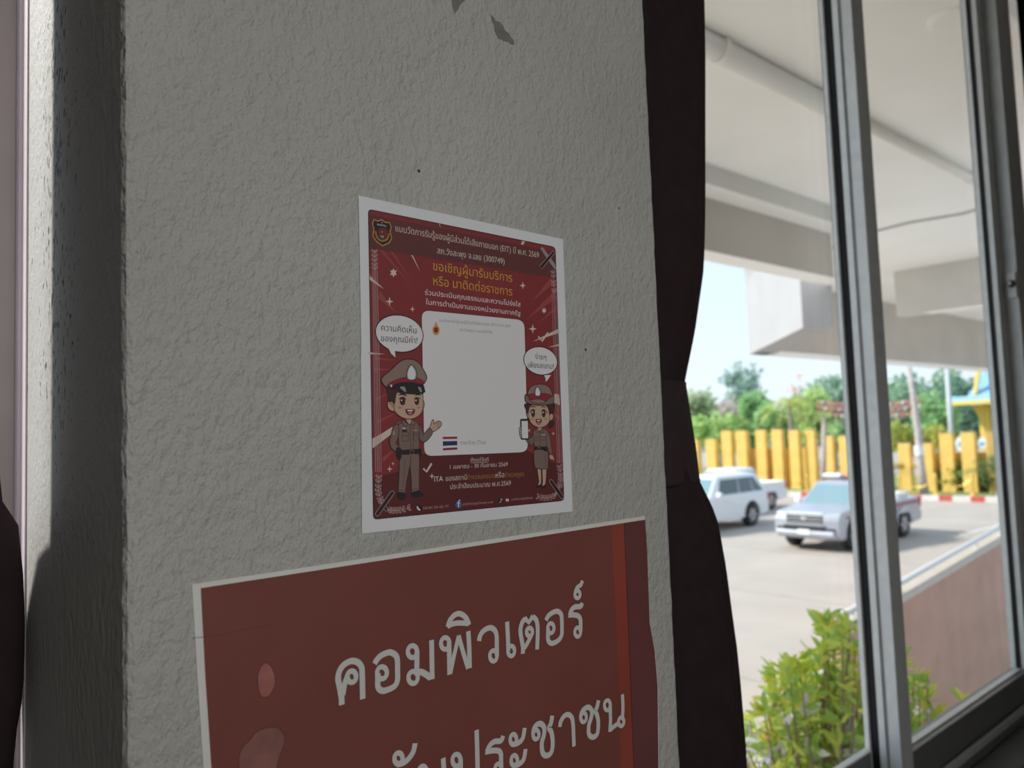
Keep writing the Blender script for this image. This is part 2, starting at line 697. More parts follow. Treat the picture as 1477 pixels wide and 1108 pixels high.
# ------------------------------------------------------------------ the upper poster
PAPER = mat('poster_paper', (0.74, 0.755, 0.79), 0.6, var=0.02, vscale=20)
RED = mat('print_red', (0.245, 0.040, 0.044), 0.5, var=0.06, vscale=30)
REDL = mat('print_light_red', (0.34, 0.075, 0.075), 0.5)
REDD = mat('print_dark_red', (0.120, 0.028, 0.031), 0.5, var=0.05, vscale=30)
BAND = mat('print_band', (0.135, 0.045, 0.046), 0.5, var=0.05, vscale=30)
CREAM = mat('print_cream', (0.64, 0.56, 0.50), 0.5)
WHITE = mat('print_white', (0.74, 0.74, 0.76), 0.5)
PINK = mat('print_pale_pink', (0.50, 0.34, 0.34), 0.5)
GOLD = mat('print_gold', (0.62, 0.34, 0.055), 0.5)
GOLDD = mat('print_dull_gold', (0.36, 0.19, 0.06), 0.5)
INK = mat('print_black', (0.030, 0.026, 0.028), 0.5)
GREY = mat('print_grey', (0.30, 0.30, 0.32), 0.5)
LINEC = mat('print_dark_line', (0.055, 0.030, 0.030), 0.5)
KHAKI = mat('print_khaki', (0.215, 0.150, 0.130), 0.5)
KHAKL = mat('print_khaki_light', (0.275, 0.195, 0.165), 0.5)
SKIN = mat('print_skin', (0.56, 0.38, 0.28), 0.5)
CHEEK = mat('print_cheek', (0.50, 0.26, 0.21), 0.5)
HAIR = mat('print_hair', (0.060, 0.035, 0.032), 0.5)
LIP = mat('print_mouth', (0.20, 0.035, 0.035), 0.5)
TONGUE = mat('print_tongue', (0.48, 0.20, 0.21), 0.5)
BLUE = mat('print_navy', (0.035, 0.045, 0.14), 0.5)
BLUEF = mat('print_blue', (0.05, 0.15, 0.45), 0.5)
FLAGR = mat('print_flag_red', (0.30, 0.03, 0.05), 0.5)

poster = empty('poster', tuple(on_y(517, 282, -0.001)))
tag(poster, 'red survey poster with cartoon officers and a blank white card, above the larger sign', 'poster')
POSTER_ORIGIN = poster.location.copy()


def art(name, fn, parent, base=None, label=None):
    b = Art()
    if base:
        b.base = base
    fn(b)
    o = wbuild(b, name, parent)
    if label:
        o['label'] = label
    return o


def paper_sheet(b):
    """thin sheet with a slight curl; its four edges lie on the wall"""
    n, m_ = 14, 16
    tl, tr, br, bl = (np.array(p, float) for p in ((517, 282), (812, 345), (826, 738), (522, 770)))
    vs, fs = [], []
    for lay in (0, 1):
        for j in range(m_ + 1):
            for i in range(n + 1):
                s, t = i / n, j / m_
                top = tl + (tr - tl) * s
                bot = bl + (br - bl) * s
                p = top + (bot - top) * t
                if 0 < t < 1:
                    p = p + np.array([1.6 * math.sin(math.pi * t) * (1 - s) * (1 if t < .5 else .6), 0])
                vs.append(on_y(p[0], p[1], -0.0011 if lay == 0 else -0.0003))
    k = (n + 1) * (m_ + 1)
    for j in range(m_):
        for i in range(n):
            q = j * (n + 1) + i
            fs.append((q, q + n + 1, q + n + 2, q + 1))
            fs.append((k + q, k + q + 1, k + q + n + 2, k + q + n + 1))
    ring = [i for i in range(n + 1)] + [j * (n + 1) + n for j in range(1, m_ + 1)] + [m_ * (n + 1) + i for i in range(n - 1, -1, -1)] + [j * (n + 1) for j in range(m_ - 1, 0, -1)]
    for i in range(len(ring)):
        p, q = ring[i], ring[(i + 1) % len(ring)]
        fs.append((p, q, k + q, k + p))
    b.add(vs, fs, PAPER)


art('paper', paper_sheet, poster)


def panel(b):
    b.rrect([(531.4, 302), (801, 356.7), (813.5, 722), (538.7, 749)], 6, RED, 1, INK, 0.7)
    # sun-ray streaks
    for q in ([(540, 352), (548, 356), (600, 420)], [(592.5, 367), (596, 369), (606.5, 393)], [(560, 359), (566, 362), (596, 408)],
              [(533, 393), (533, 400), (553, 416)], [(545, 430), (548, 420), (572, 452)], [(795, 400), (800, 408), (768, 434)],
              [(797, 422), (802, 430), (758, 462)], [(803, 440), (803, 446), (775, 468)], [(540, 515), (540, 519), (572, 520)],
              [(540, 531), (540, 535), (566, 533)], [(541, 575), (541, 580), (562, 566)], [(543, 607), (543, 612), (575, 594)],
              [(553, 667), (551, 660), (572, 646)], [(807, 600), (808, 608), (790, 590)], [(800, 640), (806, 650), (790, 622)]):
        b.fill(q, REDL, 2)
    b.fill([(531, 508), (531, 511), (556, 511)], CREAM, 2)
    for q in ([(533.5, 398), (533.5, 404), (553.5, 417)], [(593, 367.5), (595.5, 368.5), (606.8, 393.5)], [(768, 493), (806, 474), (807, 480)], [(790, 501), (807, 496), (807, 499)],
              [(633, 322.5), (634.2, 323), (636, 330)], [(753, 347.5), (757.5, 348.5), (754.5, 353.5), (751.5, 352.5)]):
        b.fill(q, CREAM, 2.5)
    b.fill(crop(530, 600, 8.86, [(65, 290), (190, 222), (325, 135), (300, 238), (180, 330), (65, 415)]), CREAM, 2.5)
    b.fill([(537.8, 690), (575, 680), (606, 655), (660, 652), (760, 650), (790, 664), (812, 672), (813.2, 721), (806, 723), (546, 747.5), (539.5, 746)], REDD, 2)
    b.fill([(806, 569), (800, 568), (797, 580), (808, 585)], CREAM, 2.5)


art('printed_panel', panel, poster, label='red printed background with pale streaks')
art('header_band', lambda b: b.fill([(531.8, 309), (801.2, 364), (802, 401), (533, 358)], BAND, 3), poster, label='dark maroon band across the top')


def emblem(b):
    sh = crop(520, 290, 11.08, [(215, 295), (275, 320), (340, 300), (395, 342), (462, 345), (492, 420), (470, 490), (500, 590), (460, 665), (355, 715), (260, 650), (197, 560), (215, 430), (190, 370)])
    b.fill(sh, INK, 4)
    b.line(sh, 0.75, GOLD, 5, True)
    c = lambda pts: crop(520, 290, 11.08, pts)
    b.line(c([(262, 370), (300, 382), (345, 385), (410, 405)]), 1.2, GREY, 5)
    b.line(c([(240, 480), (255, 560), (300, 620), (370, 635), (430, 600), (455, 520)]), 1.6, GOLDD, 5, smooth=True)
    b.fill(c([(300, 440), (420, 450), (430, 540), (360, 600), (290, 560)]), LIP, 4.6, True)
    b.star(c([(346, 495)])[0], 1.6, 4, CREAM, 5.4)
    b.fill(c([(315, 545), (345, 560), (375, 550), (370, 590), (330, 590)]), GREY, 5.4)
    b.star(c([(343, 345)])[0], 1.4, 5, CREAM, 5.4)


art('police_emblem', emblem, poster, label='small gold-edged shield emblem')


def heading(b):
    b.text('แบบวัดการรับรู้ของผู้มีส่วนได้เสียภายนอก (EIT) ปี พ.ศ. 2569', (570.5, 333.5), (777.4, 372), CREAM, 4, 0.006, 1.15)
    b.text('สภ.วังสะพุง จ.เลย (300749)', (630.7, 365.5), (727.8, 381), CREAM, 4, 0.006, 1.1)


art('heading_text', heading, poster)


def invite(b):
    b.text('ขอเชิญผู้มารับบริการ', (624.6, 389.5), (739, 407), GOLD, 4, 0.022, 1.0)
    b.text('หรือ มาติดต่อราชการ', (625, 411), (739, 426.7), GOLD, 4, 0.022, 1.0)


art('invitation_text', invite, poster, label='bold golden lettering')


def sub(b):
    b.text('ร่วมประเมินคุณธรรมและความโปร่งใส', (613, 425), (750.8, 442.5), WHITE, 4, 0.012, 0.82)
    b.text('ในการดำเนินงานของหน่วยงานภาครัฐ', (614.3, 438.8), (750.8, 455.5), WHITE, 4, 0.012, 0.82)


art('subheading_text', sub, poster)


def card(b):
    b.rrect([(608, 447), (756.5, 461.5), (761.8, 652.5), (611.8, 658.5)], 12, WHITE, 4, LINEC, 0.4)
    b.text('แบบวัดการรับรู้ของผู้มีส่วนได้เสียภายนอก (EIT) ปี พ.ศ.2569', (633.7, 464), (736.4, 472.3), GREY, 5, 0.004)
    b.text('สภ.วังสะพุง จ.เลย(300749)', (663.5, 477.5), (710.4, 481.3), GREY, 5, 0.004)
    b.text('ภาษาไทย (Thai)', (663.5, 641.9), (701, 640.7), GREY, 5, 0.004, 1.1)
    b.shape([(629, 464), (631.5, 470), (634, 474), (633, 481), (629, 483.5), (625, 481), (624, 474), (626.5, 470)], GOLD, 5)
    b.oval((629, 476), 3.2, 4, FLAGR, 6)


art('white_card', card, poster, label='blank white rounded card with small grey lettering')


def flag(b):
    tl, tr, br, bl = (np.array(p) for p in ((638.6, 630.2), (659.4, 630), (659.6, 648.6), (639, 649.8)))
    ys = [0, 1 / 6, 2 / 6, 4 / 6, 5 / 6, 1]
    for i, m in enumerate((FLAGR, WHITE, BLUE, WHITE, FLAGR)):
        a0, a1 = ys[i], ys[i + 1]
        b.fill([tl + (bl - tl) * a0, tr + (br - tr) * a0, tr + (br - tr) * a1, tl + (bl - tl) * a1], m, 5)


art('flag', flag, poster, label='small red, white and navy striped flag')


def date_text(b):
    b.text('ตั้งแต่วันที่', (678.8, 666), (704.7, 665.2), CREAM, 4, 0.01, 0.85)
    b.line([(678.8, 667.7), (704.7, 666.8)], 0.3, CREAM, 4)
    b.text('1 เมษายน - 30 กันยายน 2569', (649, 676.5), (732.4, 672.4), CREAM, 4, 0.008, 0.9)
    b.text('ITA', (626.5, 695), (639, 694), WHITE, 4, 0.03)
    b.text('ของสถานี', (642.8, 694), (673.2, 691.8), CREAM, 4, 0.004)
    b.text('ตำรวจนครบาล', (673.7, 691.8), (715, 689.3), GOLDD, 4, 0.004)
    b.text('หรือ', (715.3, 689.2), (727.3, 688.3), CREAM, 4, 0.004)
    b.text('ตำรวจภูธร', (727.7, 688.3), (756, 687), GOLDD, 4, 0.004)
    b.text('ประจำปีงบประมาณ พ.ศ.2569', (649.5, 705.6), (737, 699.9), CREAM, 4, 0.004)


art('date_text', date_text, poster)


def contacts(b):
    b.oval((604.6, 733), 4.2, 4.6, INK, 4)
    b.line([(602, 730.5), (602.8, 733.8), (606, 736)], 1.3, WHITE, 5, smooth=True)
    b.text('042 841 245 หรือ 191', (610.4, 735), (646.6, 732), PINK, 4)
    b.oval((661.6, 728), 4.5, 5, BLUEF, 4)
    b.text('f', (659.8, 732), (664.2, 731.7), WHITE, 5, 0.04, 0.8)
    b.text('สถานีตำรวจภูธรวังสะพุง จ.เลย', (667.3, 729.2), (711, 725.7), PINK, 4)
    b.oval((722.2, 722.3), 3.6, 4.2, INK, 4)
    b.line([(722.6, 719.3), (722.6, 724), (721.3, 725.2), (720.6, 723.8)], 0.5, WHITE, 5)
    b.line([(722.6, 719.3), (724.6, 721.2)], 0.5, WHITE, 5)
    b.oval((731.8, 721.5), 3.2, 3.6, FLAGR, 4)
    b.rrect([(729.6, 719.8), (733.9, 719.6), (734, 723), (729.7, 723.3)], 0.8, WHITE, 5)
    b.fill([(731.2, 720.4), (733, 721.5), (731.2, 722.6)], FLAGR, 6)
    b.text('สถานีตำรวจภูธรวังสะพุง', (737.5, 722.3), (768.3, 719.4), PINK, 4)


art('contact_line', contacts, poster, label='tiny contact line with round icons')


def bubble_left(b):
    c, pts = (576, 481.3), []
    for k in range(30):
        a_ = 2 * math.pi * k / 30
        pts.append((c[0] + 34.5 * math.cos(a_), c[1] + 26.8 * math.sin(a_) + 0.09 * 34.5 * math.cos(a_)))
    tail = crop(510, 280, 4.431, [(222, 985), (240, 1020), (268, 1045), (264, 1000)])
    b.line(tail, 0.9, INK, 7)
    b.shape(pts, WHITE, 8, INK, 0.8, False)
    b.fill(tail, WHITE, 9)
    b.text('ความคิดเห็น', (550, 476.8), (600.7, 481), INK, 9, 0.032)
    b.text('ของคุณมีค่า!', (549.5, 492), (602, 495.5), INK, 9, 0.032)


def bubble_right(b):
    c, pts = (779.7, 520.6), []
    for k in range(30):
        a_ = 2 * math.pi * k / 30
        pts.append((c[0] + 24.3 * math.cos(a_), c[1] + 20.3 * math.sin(a_) + 0.10 * 24 * math.cos(a_)))
    tail = crop(510, 520, 4.431, [(1218, 95), (1228, 120), (1226, 139), (1245, 120), (1262, 92)])
    b.line(tail, 0.9, INK, 7)
    b.shape(pts, WHITE, 8, INK, 0.8, False)
    b.fill(tail, WHITE, 9)
    b.text('ง่ายๆ', (771.8, 517.6), (788, 519.5), INK, 9, 0.03)
    b.text('เพียงสแกน!', (761.6, 530), (798.9, 532.3), INK, 9, 0.03)


art('speech_bubble', bubble_left, poster, label='white speech bubble over the man in the peaked cap')
art('speech_bubble', bubble_right, poster, label='white speech bubble over the woman in the brimmed hat')


for (x, y, r, n) in ((567.5, 393.5, 6.2, 6), (562, 435, 6.4, 4), (595, 446, 4.2, 4), (754, 412, 5.2, 4), (784.7, 448, 4.2, 6), (768.4, 474.5, 6.4, 4),
                     (562, 676.7, 4.6, 4), (566.8, 668.8, 2.7, 4), (623, 687, 4.2, 4), (798, 625.5, 2.8, 4)):
    art('printed_star', lambda b: b.star((x, y), r, n, CREAM, 5, 0.3 if n == 4 else 0.55), poster)
for q in ([(776.3, 485.4), (782, 492), (790.5, 479.7)], [(610.7, 676), (615.2, 680.6), (622.6, 668.6)]):
    art('tick_mark', lambda b: b.line(q, 1.7, CREAM, 5), poster)


def rules(k):
    def fn(b):
        L_ = [(537.6, 390, 541.9, 680.5), (539.8, 390, 544.6, 681), (541.7, 390, 547.0, 681), (544.0, 390, 549.9, 681),
              (796.2, 424, 804.2, 667), (798.6, 424, 806.4, 667.6), (800.2, 424, 807.8, 667.6), (802.6, 424, 810.3, 668)]
        (x0, y0, x1, y1), (x2, y2, x3, y3) = L_[2 * k], L_[2 * k + 1]
        b.line([(x0, y0), (x1, y1), (x3, y3), (x2, y2)], 0.42, PINK, 6)
    return fn


def leaves(path, n, s):
    def fn(b):
        p = smooth_pts(path, False, 8)
        b.line(p, 0.3, PINK, 5.6)
        for k in range(n):
            i = int((k + 0.5) / n * (len(p) - 2))
            c_, d = p[i], p[i + 1] - p[i]
            d = d / np.linalg.norm(d)
            nrm = np.array([-d[1], d[0]])
            for sg in (1, -1):
                u = (d * 0.75 + nrm * sg * 0.66)
                v = np.array([-u[1], u[0]])
                base = c_ + nrm * sg * 0.3
                b.line([base, base + u * s * 0.5 + v * s * 0.22, base + u * s, base + u * s * 0.5 - v * s * 0.22], 0.5, PINK, 6, True, True, 3)
    return fn


for k in range(4):
    art('border_rule', rules(k), poster)
for path, n, s_ in ((crop(530, 660, 11.66, [(250, 790), (215, 690), (180, 560), (185, 420), (195, 300)]), 7, 6),
                    (crop(530, 660, 11.66, [(340, 880), (440, 890), (560, 880), (720, 840)]), 6, 6),
                    (crop(740, 630, 11.66, [(770, 870), (800, 760), (800, 620), (780, 480)]), 7, 5.4),
                    (crop(740, 630, 11.66, [(720, 985), (620, 1020), (520, 1030), (410, 1005)]), 6, 5.4),
                    ([(540.8, 390), (540.5, 375), (540.2, 360)], 5, 5.5), ([(799.5, 424), (798.6, 408), (797.5, 388)], 6, 4.6)):
    art('wreath_sprig', leaves(path, n, s_), poster)
c6 = lambda p: crop(530, 660, 11.66, p)
c4 = lambda p: crop(740, 630, 11.66, p)
c7 = lambda p: crop(740, 340, 7.918, p)
for q, m, ly in ((c6([(300, 800), (335, 850), (345, 880), (320, 910), (260, 850)]), INK, 7),
             (c6([(130, 950), (150, 915), (395, 570), (430, 560), (455, 590), (440, 620), (190, 975), (160, 990)]), INK, 8),
             (c4([(720, 920), (760, 880), (790, 890), (735, 970), (700, 1005), (690, 985)]), GREY, 7),
             (c4([(610, 740), (640, 720), (665, 740), (850, 1000), (840, 1040), (810, 1045), (620, 775)]), INK, 8),
             (c7([(315, 145), (335, 130), (480, 330), (495, 390), (470, 370), (410, 290)]), GREY, 7),
             (c7([(305, 345), (460, 170), (478, 185), (472, 205), (330, 378)]), INK, 8)):
    art('printed_baton', lambda b: b.shape(q, m, ly, PINK, 0.42, False), poster)


def man(b):
    h = lambda p: crop(530, 510, 10.07, p)
    g = lambda p: crop(530, 600, 8.864, p)
    O = LINEC
    S = b.shape
    # trousers, shoes
    S(g([(390, 975), (480, 985), (492, 1040), (440, 1078), (385, 1050)]), INK, 10)
    S(g([(565, 985), (650, 960), (712, 1000), (700, 1030), (600, 1048), (560, 1030)]), INK, 10)
    S(g([(550, 490), (660, 485), (662, 700), (655, 952), (565, 978), (560, 800), (540, 600)]), KHAKI, 11, O, 0.6, False)
    S(g([(412, 495), (557, 490), (552, 590), (500, 850), (482, 985), (393, 972), (402, 800)]), KHAKI, 12, O, 0.6, False)
    b.line(g([(480, 560), (470, 760), (450, 930)]), 0.3, O, 13)
    b.line(g([(655, 500), (652, 940)]), 0.5, KHAKL, 13)
    b.line(g([(400, 945), (470, 955)]), 0.35, O, 13)
    b.line(g([(570, 950), (650, 925)]), 0.35, O, 13)
    # hand and arms
    S(g([(795, 165), (808, 115), (832, 52), (850, 62), (848, 105), (890, 72), (930, 72), (948, 105), (922, 150), (865, 190), (825, 203)]), SKIN, 11, O, 0.6)
    for q in ([(875, 108), (920, 85)], [(880, 128), (930, 105)], [(885, 145), (925, 130)], [(835, 150), (860, 145)]):
        b.line(g(q), 0.3, O, 12.6)
    S(g([(645, 92), (690, 150), (716, 230), (790, 158), (832, 212), (785, 292), (722, 337), (672, 305), (655, 200)]), KHAKI, 12, O, 0.6)
    b.line(g([(712, 235), (708, 262)]), 0.4, O, 13)
    # torso
    S(g([(398, 112), (450, 72), (500, 78), (545, 108), (600, 68), (650, 92), (668, 200), (660, 425), (410, 442), (398, 300), (385, 200)]), KHAKI, 13, O, 0.6, False)
    S(g([(385, 102), (332, 142), (310, 220), (283, 322), (302, 405), (350, 450), (385, 440), (402, 390), (365, 345), (388, 290), (402, 200)]), KHAKI, 14, O, 0.6)
    S(g([(330, 195), (350, 200), (345, 240), (325, 245)]), CHEEK, 15)
    S(g([(370, 90), (430, 68), (436, 82), (378, 112)]), KHAKL, 14.5, O, 0.3, False)
    S(g([(590, 66), (640, 85), (640, 98), (588, 80)]), KHAKL, 14.5, O, 0.3, False)
    for q in ([(442, 215), (525, 212), (525, 320), (442, 325)], [(592, 210), (650, 205), (650, 312), (592, 316)]):
        b.line(g(q), 0.4, O, 14.6, True)
    b.line(g([(442, 240), (483, 262), (525, 238)]), 0.35, O, 14.6)
    b.line(g([(592, 232), (620, 255), (650, 230)]), 0.35, O, 14.6)
    b.line(g([(545, 115), (552, 430)]), 0.35, O, 14.6)
    b.line(g([(585, 115), (585, 430)]), 0.3, O, 14.6)
    S(g([(442, 180), (505, 178), (508, 205), (445, 207)]), INK, 14.6, None, 0, False)
    S(g([(450, 152), (486, 152), (486, 164), (450, 164)]), WHITE, 14.8, None, 0, False)
    S(g([(590, 178), (640, 178), (640, 192), (590, 194)]), CHEEK, 14.6, None, 0, False)
    # belt
    S(g([(402, 440), (662, 425), (668, 480), (415, 496)]), INK, 15, None, 0, False)
    S(g([(545, 442), (592, 440), (594, 492), (547, 494)]), INK, 15.5, GOLDD, 0.5, False)
    S(g([(368, 412), (400, 405), (435, 430), (432, 540), (402, 562), (370, 512)]), INK, 16)
    S(g([(655, 422), (692, 430), (690, 505), (664, 522)]), INK, 16)
    # neck, collar
    S(h([(545, 940), (645, 935), (640, 985), (612, 1035), (580, 1000)]), SKIN, 15, O, 0.4, False)
    S(h([(505, 958), (545, 985), (590, 1035), (545, 1065), (505, 1010)]), KHAKI, 16, O, 0.5, False)
    S(h([(640, 960), (700, 985), (680, 1040), (625, 1035)]), KHAKI, 16, O, 0.5, False)
    # head
    S(h([(800, 680), (826, 712), (824, 770), (798, 800)]), SKIN, 15, O, 0.5)
    S(h([(380, 690), (330, 672), (290, 722), (300, 790), (340, 830), (392, 832)]), SKIN, 15, O, 0.6)
    b.line(h([(320, 720), (350, 730), (365, 780)]), 0.4, O, 16, smooth=True)
    S(h([(275, 480), (340, 490), (430, 530), (420, 600), (395, 735), (355, 705), (308, 700), (296, 600)]), HAIR, 17)
    S(h([(400, 545), (470, 570), (600, 585), (760, 585), (803, 600), (808, 700), (800, 820), (760, 890), (680, 940), (590, 955), (500, 930), (430, 880), (390, 820), (385, 700)]), SKIN, 16, O, 0.6)
    S(h([(385, 560), (430, 520), (470, 545), (415, 600), (395, 735), (375, 700)]), HAIR, 17.2)
    for c_, rx, ry in (((510, 695), 40, 58), ((718, 695), 34, 56)):
        q = h([c_])[0]
        b.oval(q, rx / 10.07, ry / 10.07, HAIR, 17)
        b.oval((q[0] - 1.3, q[1] - 1.4), 1.0, 1.2, WHITE, 18)
    b.line(h([(460, 665), (490, 640), (530, 640), (560, 668)]), 0.8, HAIR, 17.5, smooth=True)
    b.line(h([(680, 665), (705, 642), (745, 645), (770, 662)]), 0.8, HAIR, 17.5, smooth=True)
    S(h([(447, 605), (490, 575), (545, 585), (572, 617), (500, 603)]), HAIR, 17)
    S(h([(685, 617), (722, 588), (772, 600), (775, 612), (725, 606)]), HAIR, 17)
    b.line(h([(650, 745), (655, 770), (643, 775)]), 0.5, CHEEK, 17)
    b.oval(h([(475, 785)])[0], 3.4, 1.9, CHEEK, 16.6)
    b.oval(h([(745, 785)])[0], 2.8, 1.8, CHEEK, 16.6)
    S(h([(555, 815), (620, 812), (685, 815), (672, 870), (620, 897), (575, 872)]), LIP, 17, O, 0.5)
    S(h([(575, 820), (665, 820), (652, 840), (588, 840)]), WHITE, 18, None, 0, False)
    S(h([(590, 868), (620, 852), (655, 866), (620, 892)]), TONGUE, 18)
    # cap
    S(h([(330, 475), (440, 438), (640, 425), (800, 445), (832, 520), (838, 560), (765, 592), (600, 590), (480, 560), (420, 530), (340, 515)]), INK, 19)
    S(h([(470, 490), (540, 485), (560, 560), (520, 540)]), GREY, 19.6)
    S(h([(735, 490), (775, 495), (790, 555), (770, 560)]), GREY, 19.6)
    S(h([(205, 368), (250, 310), (340, 240), (430, 150), (510, 97), (600, 80), (690, 97), (760, 150), (810, 230), (850, 300), (860, 360), (830, 425), (790, 442), (600, 408), (430, 400), (330, 442), (268, 482), (215, 425)]), KHAKL, 20, O, 0.8)
    S(h([(300, 445), (420, 382), (560, 345), (720, 355), (812, 402), (800, 446), (640, 418), (450, 428), (340, 480)]), FLAGR, 21, O, 0.4)
    b.oval(h([(346, 470)])[0], 1.3, 1.9, WHITE, 22)
    S(h([(598, 195), (638, 160), (680, 200), (705, 235), (718, 300), (702, 372), (640, 392), (580, 372), (568, 300), (582, 235)]), GREY, 22, O, 0.6)
    S(h([(615, 205), (638, 172), (665, 205), (690, 245), (700, 300), (688, 362), (640, 380), (592, 362), (582, 300), (596, 245)]), WHITE, 23, None, 0, False)


def woman(b):
    h = lambda p: crop(740, 545, 11.657, p)
    g = lambda p: crop(740, 630, 11.66, p)
    O = LINEC
    S = b.shape
    S(g([(398, 835), (430, 812), (475, 795), (468, 842), (412, 862)]), INK, 10)
    S(g([(478, 850), (500, 826), (550, 800), (548, 852), (492, 872)]), INK, 10)
    S(g([(408, 545), (470, 545), (477, 700), (472, 790), (432, 822), (418, 808), (437, 760)]), SKIN, 11, O, 0.4, False)
    S(g([(490, 545), (562, 540), (556, 700), (545, 800), (505, 832), (488, 815), (500, 760)]), SKIN, 11, O, 0.4, False)
    S(g([(612, 312), (655, 298), (690, 368), (682, 400), (655, 382), (640, 392), (615, 352)]), SKIN, 11, O, 0.4)
    S(g([(585, -92), (622, 20), (655, 275), (622, 300), (598, 240), (552, 60)]), KHAKI, 12, O, 0.5)
    S(g([(350, -82), (312, 10), (255, 40), (268, 110), (300, 150), (350, 90)]), KHAKI, 12, O, 0.5)
    S(g([(340, -90), (400, -140), (455, -108), (520, -140), (592, -92), (562, 20), (560, 172), (362, 168), (340, 20)]), KHAKI, 13, O, 0.5, False)
    b.line(g([(450, -100), (448, 165)]), 0.35, O, 14)
    for q in ([(362, 0), (420, 0), (420, 60), (362, 60)], [(478, -5), (545, -5), (545, 60), (478, 60)]):
        b.line(g(q), 0.35, O, 14, True)
    b.line(g([(475, -32), (540, -30)]), 0.6, CREAM, 14)
    S(g([(355, 222), (575, 220), (592, 330), (588, 540), (470, 548), (368, 525), (350, 380)]), KHAKI, 14, O, 0.6, False)
    b.line(g([(540, 260), (548, 520)]), 0.3, O, 15)
    S(g([(360, 165), (566, 168), (575, 245), (540, 250), (500, 225), (365, 226)]), INK, 15, None, 0, False)
    b.line(g([(415, 180), (455, 180), (455, 235), (415, 235)]), 0.4, GREY, 16, True)
    # head
    S(h([(225, 430), (670, 430), (682, 560), (665, 700), (692, 765), (655, 835), (600, 832), (575, 770), (300, 720), (240, 650), (220, 540)]), HAIR, 14, O, 0.4)
    S(h([(410, 820), (500, 820), (470, 870), (440, 900), (420, 870)]), SKIN, 15, O, 0.3, False)
    S(h([(380, 850), (415, 862), (440, 905), (400, 925)]), KHAKI, 15.5, O, 0.4, False)
    S(h([(505, 855), (470, 870), (450, 905), (500, 925)]), KHAKI, 15.5, O, 0.4, False)
    S(h([(240, 600), (265, 590), (270, 680), (245, 660)]), SKIN, 15, O, 0.4)
    S(h([(605, 640), (648, 600), (676, 640), (662, 700), (605, 722)]), SKIN, 15, O, 0.5)
    S(h([(262, 560), (300, 470), (420, 450), (550, 465), (602, 560), (612, 700), (590, 770), (520, 820), (430, 836), (350, 802), (290, 742), (265, 650)]), SKIN, 16, O, 0.5)
    for c_ in ((338, 602), (515, 605)):
        q = h([c_])[0]
        b.oval(q, 2.7, 5.2, HAIR, 17)
        b.oval((q[0] - 0.8, q[1] - 2), 0.8, 1.1, WHITE, 18)
    b.line(h([(285, 585), (310, 545), (345, 535), (372, 560)]), 0.9, HAIR, 17.5, smooth=True)
    b.line(h([(475, 565), (505, 540), (545, 550), (575, 600)]), 0.9, HAIR, 17.5, smooth=True)
    b.line(h([(302, 497), (340, 480), (376, 497)]), 0.8, HAIR, 17, smooth=True)
    b.line(h([(478, 497), (515, 485), (550, 506)]), 0.8, HAIR, 17, smooth=True)
    b.oval(h([(325, 695)])[0], 2.4, 1.6, CHEEK, 16.6)
    b.oval(h([(548, 692)])[0], 2.4, 1.6, CHEEK, 16.6)
    S(h([(385, 702), (475, 702), (470, 752), (430, 788), (395, 752)]), LIP, 17, O, 0.4)
    S(h([(400, 710), (460, 710), (450, 728), (408, 728)]), WHITE, 18, None, 0, False)
    S(h([(408, 762), (432, 740), (458, 758), (432, 782)]), TONGUE, 18)
    # hat
    S(h([(258, 290), (268, 200), (320, 140), (420, 108), (540, 120), (612, 170), (646, 240), (652, 320), (450, 300)]), KHAKL, 18, O, 0.6)
    S(h([(242, 285), (400, 262), (560, 268), (652, 300), (625, 352), (500, 385), (330, 375), (262, 335)]), FLAGR, 19, O, 0.4)
    S(h([(213, 280), (242, 300), (300, 382), (430, 440), (540, 402), (600, 342), (682, 308), (690, 380), (672, 432), (550, 458), (430, 465), (300, 445), (218, 402), (203, 340)]), KHAKI, 20, O, 0.7)
    S(h([(300, 382), (430, 360), (545, 398), (430, 440)]), KHAKL, 20.6, O, 0.4)
    S(h([(380, 175), (414, 148), (446, 190), (466, 240), (456, 300), (412, 312), (370, 295), (366, 222)]), GREY, 21, O, 0.5)
    S(h([(392, 182), (414, 160), (436, 195), (455, 242), (446, 292), (412, 302), (380, 288), (378, 225)]), WHITE, 22, None, 0, False)
    # phone, fingers
    b.rrect(h([(122, 690), (262, 690), (272, 1040), (132, 1040)]), 2.4, INK, 17)
    b.rrect(h([(142, 722), (248, 722), (256, 1018), (150, 1018)]), 1.2, WHITE, 18)
    b.rrect(h([(165, 700), (215, 700), (215, 728), (165, 728)]), 0.8, INK, 18.5)
    for q in ((122, 852), (125, 895), (128, 935), (135, 970)):
        b.oval(h([q])[0], 1.5, 1.8, SKIN, 19, O, 0.35)
    b.oval(h([(272, 885)])[0], 1.3, 2.8, SKIN, 19, O, 0.35)
    S(h([(215, 1040), (265, 1035), (300, 1100), (262, 1130)]), KHAKI, 12.5, O, 0.4, False)


art('male_officer_drawing', man, poster, label='cartoon man in brown uniform and peaked cap pointing to the card')
art('female_officer_drawing', woman, poster, label='cartoon woman in brown uniform holding a phone')

